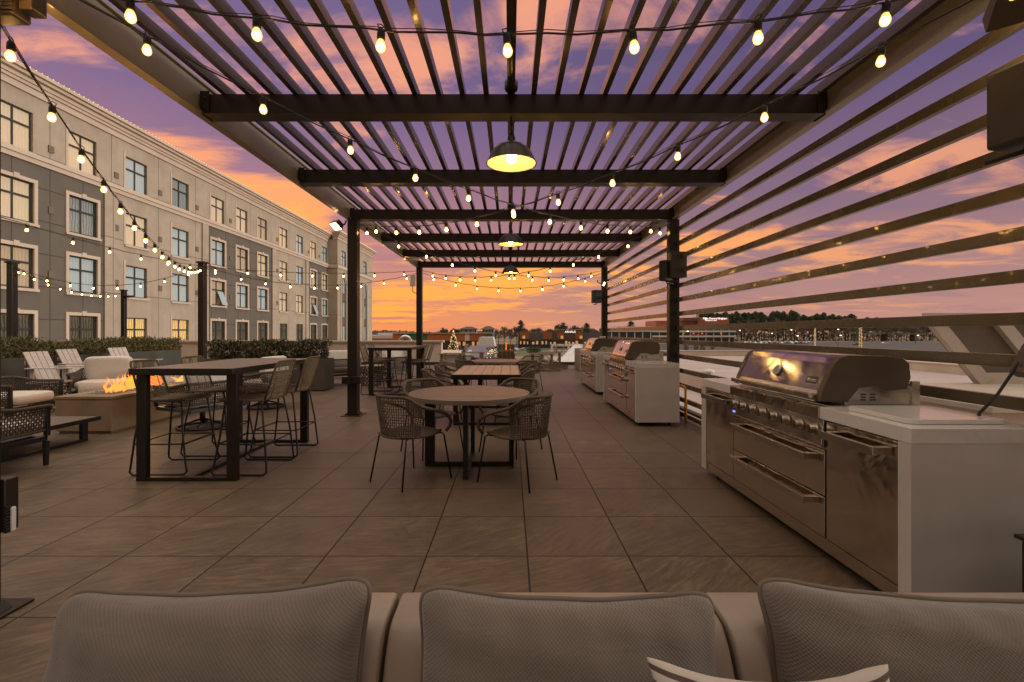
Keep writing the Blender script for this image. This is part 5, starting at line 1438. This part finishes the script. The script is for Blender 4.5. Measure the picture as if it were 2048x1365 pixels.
MB().box(-4.5, .3, -.4, -.2, 4.8, 8.2).box(1.2, 6.5, -.4, -.2, 5.2, 8.2).build('sign_panel', greyp, gs_)
gsn = thing('green_sign', 'small green road sign left of the overpass', 'road sign', (at(1716, 0, 380).x, 380, G))
MB().tube([(0, 0, 0), (0, 0, 7)], .15, 6).build('post', greyp, gsn); MB().box(-1.8, 1.8, -.2, -.05, 6.3, 9.6).build('sign_panel', greenp, gsn)
# light-wrapped poles
for x, y, yt, lb in ((1721, 200, 655, 'thick pole wrapped in glowing lights left of the overpass'), (1630, 260, 657, 'thin pole wrapped in reddish lights over the parked cars')):
    p = at(x, yt, y); t = thing('wrapped_pole', lb, 'pole', (p.x, y, G), 0)
    h = p.z-G; r_ = .42 if x > 1700 else .25; MB().tube([(0, 0, 0), (0, 0, h)], r_, 8).build('trunk', bark, t); mb = MB()
    for k in range(150): a_ = k*.72; mb.ball((r_*1.1*math.cos(a_), r_*1.1*math.sin(a_), h*k/150), .085, 4, 2)
    mb.build('wrapped_light', twinkle, t)

# cars
carp = [mat('car_white', (.6, .6, .6), .3, coat=.6), mat('car_silver', (.32, .33, .34), .3, .5, coat=.6), mat('car_dark', (.05, .05, .055), .3, coat=.6), mat('car_red', (.25, .03, .02), .3, coat=.6)]
def make_car(m_, label, loc, rz, grp):
    t = thing('parked_car', label, 'car', loc, rz, grp)
    body = [(-2.2, .32), (-2.2, .75), (-2.0, .88), (-1.45, .95), (-.95, 1.38), (.55, 1.42), (1.15, .98), (2.0, .85), (2.22, .62), (2.22, .32)]
    recalc(MB().prism(body, 'y', -.88, .88).build('body', m_, t, .05))
    gl = [(-1.32, .97), (-.9, 1.33), (.5, 1.36), (1.0, .99)]
    recalc(MB().prism(gl, 'y', -.895, .895).build('window', darkglass, t))
    for x in (-1.35, 1.4):
        for y in (-.8, .8): MB().tube([(x, y-.1, .33), (x, y+.1, .33)], .33, 10).build('wheel', rubber, t)
    return t
cr = random.Random(21); grp = 'cars parked in the distant parking field'
cp_ = [make_car(carp[i], ['white', 'silver', 'dark', 'red'][i]+' car parked in the distant parking field', (0, 0, 0), 0, grp) for i in range(4)]
used = [False]*4
for row, Y in enumerate((336, 347, 360, 374)):
    for k in range(13):
        x = at(1478+k*10.5+row*6, 0, 345).x*Y/345
        if cr.random() < .22: continue
        i = cr.choice([0, 0, 1, 1, 1, 2, 2, 3]); loc = (x, Y, G+.07); rz = PI/2+cr.choice([0, PI])+cr.uniform(-.03, .03)
        if not used[i]: cp_[i].location = loc; cp_[i].rotation_euler.z = rz; used[i] = True
        else: dup(cp_[i], None, loc, rz)
grp2 = 'cars driving on the overpass'
for x in (1745, 1764, 1787, 1800):
    q = dup(cp_[0 if x != 1764 else 1], None, (at(x, 0, 436).x, 437, .95-2.4*(at(x, 0, 436).x-a)/(b-a)), .05, ('white' if x != 1764 else 'silver')+' car driving on the overpass', grp2)
grp3 = 'cars near the stores'
for x, y in ((1050, 215), (1062, 222), (1076, 212), (1030, 210)):
    dup(cp_[1 if x % 4 else 2], None, (at(x, 0, y).x, y, G+.03), cr.uniform(0, 3), ('silver' if x % 4 else 'dark')+' car parked in front of the stores', grp3)
dup(cp_[2], None, (at(1712, 0, 300).x, 300, G+.02), .1, 'dark car alone on the road left of the wrapped pole', grp)
vn = dup(cp_[0], None, (at(1770, 0, 330).x, 330, G+.02), .05, 'white car passing under the overpass', grp)

# trees
def make_pine(seed, h, m_):
    r_ = random.Random(seed); t = thing('pine_tree', '', 'tree', (0, 0, 0), 0)
    MB().tube([(0, 0, 0), (.2, 0, h*.5), (0, .1, h*.97)], [.35, .25, .06], 6).build('trunk', bark, t)
    mb = MB(); n = 26
    for k in range(n):
        q = k/(n-1); z = h*(.40+.58*q); R = (h*.27)*(1-q)**.55*r_.uniform(.6, 1.2)+.8
        for b_ in range(4):
            a = r_.uniform(0, 6.28); L = R*r_.uniform(.6, 1.1)
            c = Vector((L*.62*math.cos(a), L*.62*math.sin(a), z+L*.12))
            leafclump(mb, 30, c.x, c.y, c.z, L*.55, L*.55, .7, .48, r_, .4)
    mb.build('crown', m_, t); return t
def make_bare(seed, h, m_, dens=1.0):
    r_ = random.Random(seed); t = thing('bare_tree', '', 'tree', (0, 0, 0), 0)
    mb = MB(); tips = []
    def br(p, d_, L, r, dep):
        q = p+d_*L; mb.tube([p, (p+q)/2+Vector((r_.gauss(0, .04)*L, r_.gauss(0, .04)*L, 0)), q], [r, r*.8, r*.6], 5)
        if dep == 0: tips.append(q); return
        for k in range(3 if dep > 1 else 4):
            d2 = (d_+Vector((r_.gauss(0, .55), r_.gauss(0, .55), r_.uniform(-.1, .45)))).normalized(); br(q, d2, L*r_.uniform(.6, .8), r*.55, dep-1)
    br(Vector((0, 0, 0)), Vector((0, 0, 1)), h*.30, .28, 3); mb.build('trunk', bark, t)
    mb = MB()
    for p in tips: leafclump(mb, int(16*dens), p.x, p.y, p.z, h*.075, h*.075, h*.07, h*.022, r_, .6)
    mb.build('crown', m_, t); return t
def far_tree(proto, label, grp, px_, ytop, Y, htop, first_flag=None):
    z = at(0, ytop, Y).z; s = (z-G)/htop; x = at(px_, 0, Y).x
    if proto.get('used') is None:
        c = proto; proto['used'] = 1; c.location = (x, Y, G)
    else: c = dup(proto, None, (x, Y, G), 0)
    c['label'] = label; c['group'] = grp
    wv = cr.uniform(.85, 1.2)
    c.scale = (s*wv, s*wv, s); c.rotation_euler.z = cr.uniform(0, 6)
    if 'used' in c and c is not proto: del c['used']
    return c
pines = [make_pine(i, 24, leaf_pine) for i in (1, 2, 3)]
grp = 'pines of the tree line behind the parking field'
for k in range(44):
    px_ = 1405+k*7+cr.uniform(-4, 4); yt = 624+cr.uniform(-3, 7)+(4 if px_ > 1600 else 0)
    far_tree(pines[k % 3], 'dark pine in the tree line above the parked cars', grp, px_, yt, 455+cr.uniform(0, 30), 24)
for k in range(46):
    px_ = 1690+k*8+cr.uniform(-4, 4); yt = 636+cr.uniform(-3, 6)-(3 if px_ > 1950 else 0)
    far_tree(pines[k % 3], 'dark pine in the lower tree line behind the overpass', 'pines of the tree line behind the overpass', px_, yt, 500+cr.uniform(0, 30), 24)
for px_, yt in ((1342, 641), (1362, 637), (1380, 641)): far_tree(pines[0], 'pine behind the red brick medical building', 'pines behind the medical building', px_, yt, 450, 24)
bares = [make_bare(i, 14, leaf_dry) for i in (5, 6)]; evs = [make_bare(i, 12, leaf_green, 3.2) for i in (8, 9)]
grp = 'winter trees under the pines'
for k in range(46):
    px_ = 1460+k*9.5+cr.uniform(-4, 4); far_tree(bares[k % 2], 'bare brown tree in front of the pine line', grp, px_, 652+cr.uniform(-6, 6), 425+cr.uniform(0, 25), 14)
grp = 'winter trees behind the stores'
for k in range(20):
    px_ = 1000+k*11+cr.uniform(-4, 4); far_tree(bares[k % 2], 'bare brown tree behind the wood panel store', grp, px_, 651+cr.uniform(-5, 6), 300+cr.uniform(0, 20), 14)
for k in range(20): far_tree(bares[k % 2], 'low bare tree on the horizon behind the screen', 'low trees behind the glass store', 1215+k*10+cr.uniform(-3, 3), 652+cr.uniform(-4, 4), 440, 14)
far_tree(evs[0], 'broad rounded evergreen behind the wood panel store', 'evergreens behind the stores', 1128, 638, 320, 12).scale.x *= 1.5
far_tree(evs[1], 'rounded evergreen left of the broadest one', 'evergreens behind the stores', 1110, 647, 325, 12)
far_tree(evs[0], 'rounded evergreen right of the broadest one', 'evergreens behind the stores', 1146, 645, 325, 12)
far_tree(pines[1], 'single tall spruce right of centre on the horizon', 'spruces behind the stores', 1042, 641, 300, 24)
far_tree(pines[2], 'small pointed spruce behind the store right end', 'spruces behind the stores', 1173, 647, 300, 24)
far_tree(evs[1], 'dark spreading tree left of the hip-roofed houses', 'dark trees over the store strip', 919, 646, 310, 12).scale.x *= 1.4
far_tree(evs[0], 'smaller dark tree behind the christmas tree', 'dark trees over the store strip', 884, 650, 330, 12).scale.x *= 1.3
far_tree(pines[0], 'round pine seen through the slats right of the far post', 'pines behind the medical building', 1262, 643, 400, 24).scale.x *= 1.5
# dense brown woodland under the pines
mb = MB(); wr3 = random.Random(31)
for k in range(5200):
    px_ = wr3.uniform(1395, 2350); Y = wr3.uniform(448, 475); z = at(0, wr3.uniform(640+4*math.sin(px_*.04), 683), Y).z; x = at(px_, 0, Y).x
    s = wr3.uniform(.7, 1.7); d_ = Vector((wr3.gauss(0, 1), wr3.gauss(0, .4), wr3.gauss(0, 1.2))).normalized(); e = d_.orthogonal(); c_ = Vector((x, Y, z))
    mb.add([c_-d_*s, c_+e*s*.55, c_+d_*s, c_-e*s*.55], [(0, 1, 2, 3)])
tag(mb.build('woodland', mat('woodland_twigs', (.055, .042, .026), .9, var=.5, vscale=.1)), 'dense brown woodland under the pine line behind the parking field', 'woods', kind='stuff')
# shrubs on the lawn and in the field
ls = shrub('round_shrub', 'clipped green shrub on the lawn in front of the wood panel store', leaf_green, 1.2, 1.2, 2.2, 500, .16, (at(1058, 0, 190).x, 190, G), 'clipped shrubs on the lawn')
for x in (1064, 1070, 1076): dup(ls, None, (at(x, 0, 190).x, 190, G), .5)
for x, y in ((1372, 215), (1392, 220), (1405, 205), (1425, 230)): dup(ls, None, (at(x, 0, y).x, y, G), .5, 'dark shrub in the dry field behind the screen', 'shrubs in the dry field')
lsb = shrub('lit_shrub', 'shrub covered in tiny white lights beyond the deck edge left of centre', leaf_green, .5, .5, .7, 300, .05, (-.55, 21.3, -.1), None)
mb = MB()
for k in range(120):
    a_ = cr.uniform(0, 6.28); e = cr.uniform(-.3, 1.3); mb.ball((.5*math.cos(a_)*math.cos(e), .5*math.sin(a_)*math.cos(e), .35+.38*math.sin(e)), .012, 4, 2)
tag(mb.build('fairy_light', twinkle, lsb), kind='stuff')
MB().box(-.4, .4, -.4, .4, -6.9, -.0).build('stand', greyp, lsb)
# far wooded horizon
mb = MB(); fr_ = random.Random(77)
for k in range(5200):
    px_ = fr_.uniform(560, 2300); Y = fr_.uniform(560, 640)
    top = 662.5-2.0*math.sin(px_*.013)-1.5*math.sin(px_*.05)-(4 if px_ > 1200 else 0)-(9 if px_ > 1400 else 0)
    z = at(0, fr_.uniform(top, 676), Y).z; x = at(px_, 0, Y).x
    s = fr_.uniform(1.2, 3.2); d_ = Vector((fr_.gauss(0, 1), fr_.gauss(0, .4), fr_.gauss(0, 1))).normalized(); e = d_.orthogonal()
    mb.add([Vector((x, Y, z))-d_*s, Vector((x, Y, z))+e*s*.6, Vector((x, Y, z))+d_*s, Vector((x, Y, z))-e*s*.6], [(0, 1, 2, 3)])
tag(mb.build('far_woods', leaf_dry), 'distant brown woods along the whole horizon', 'woods', kind='stuff')
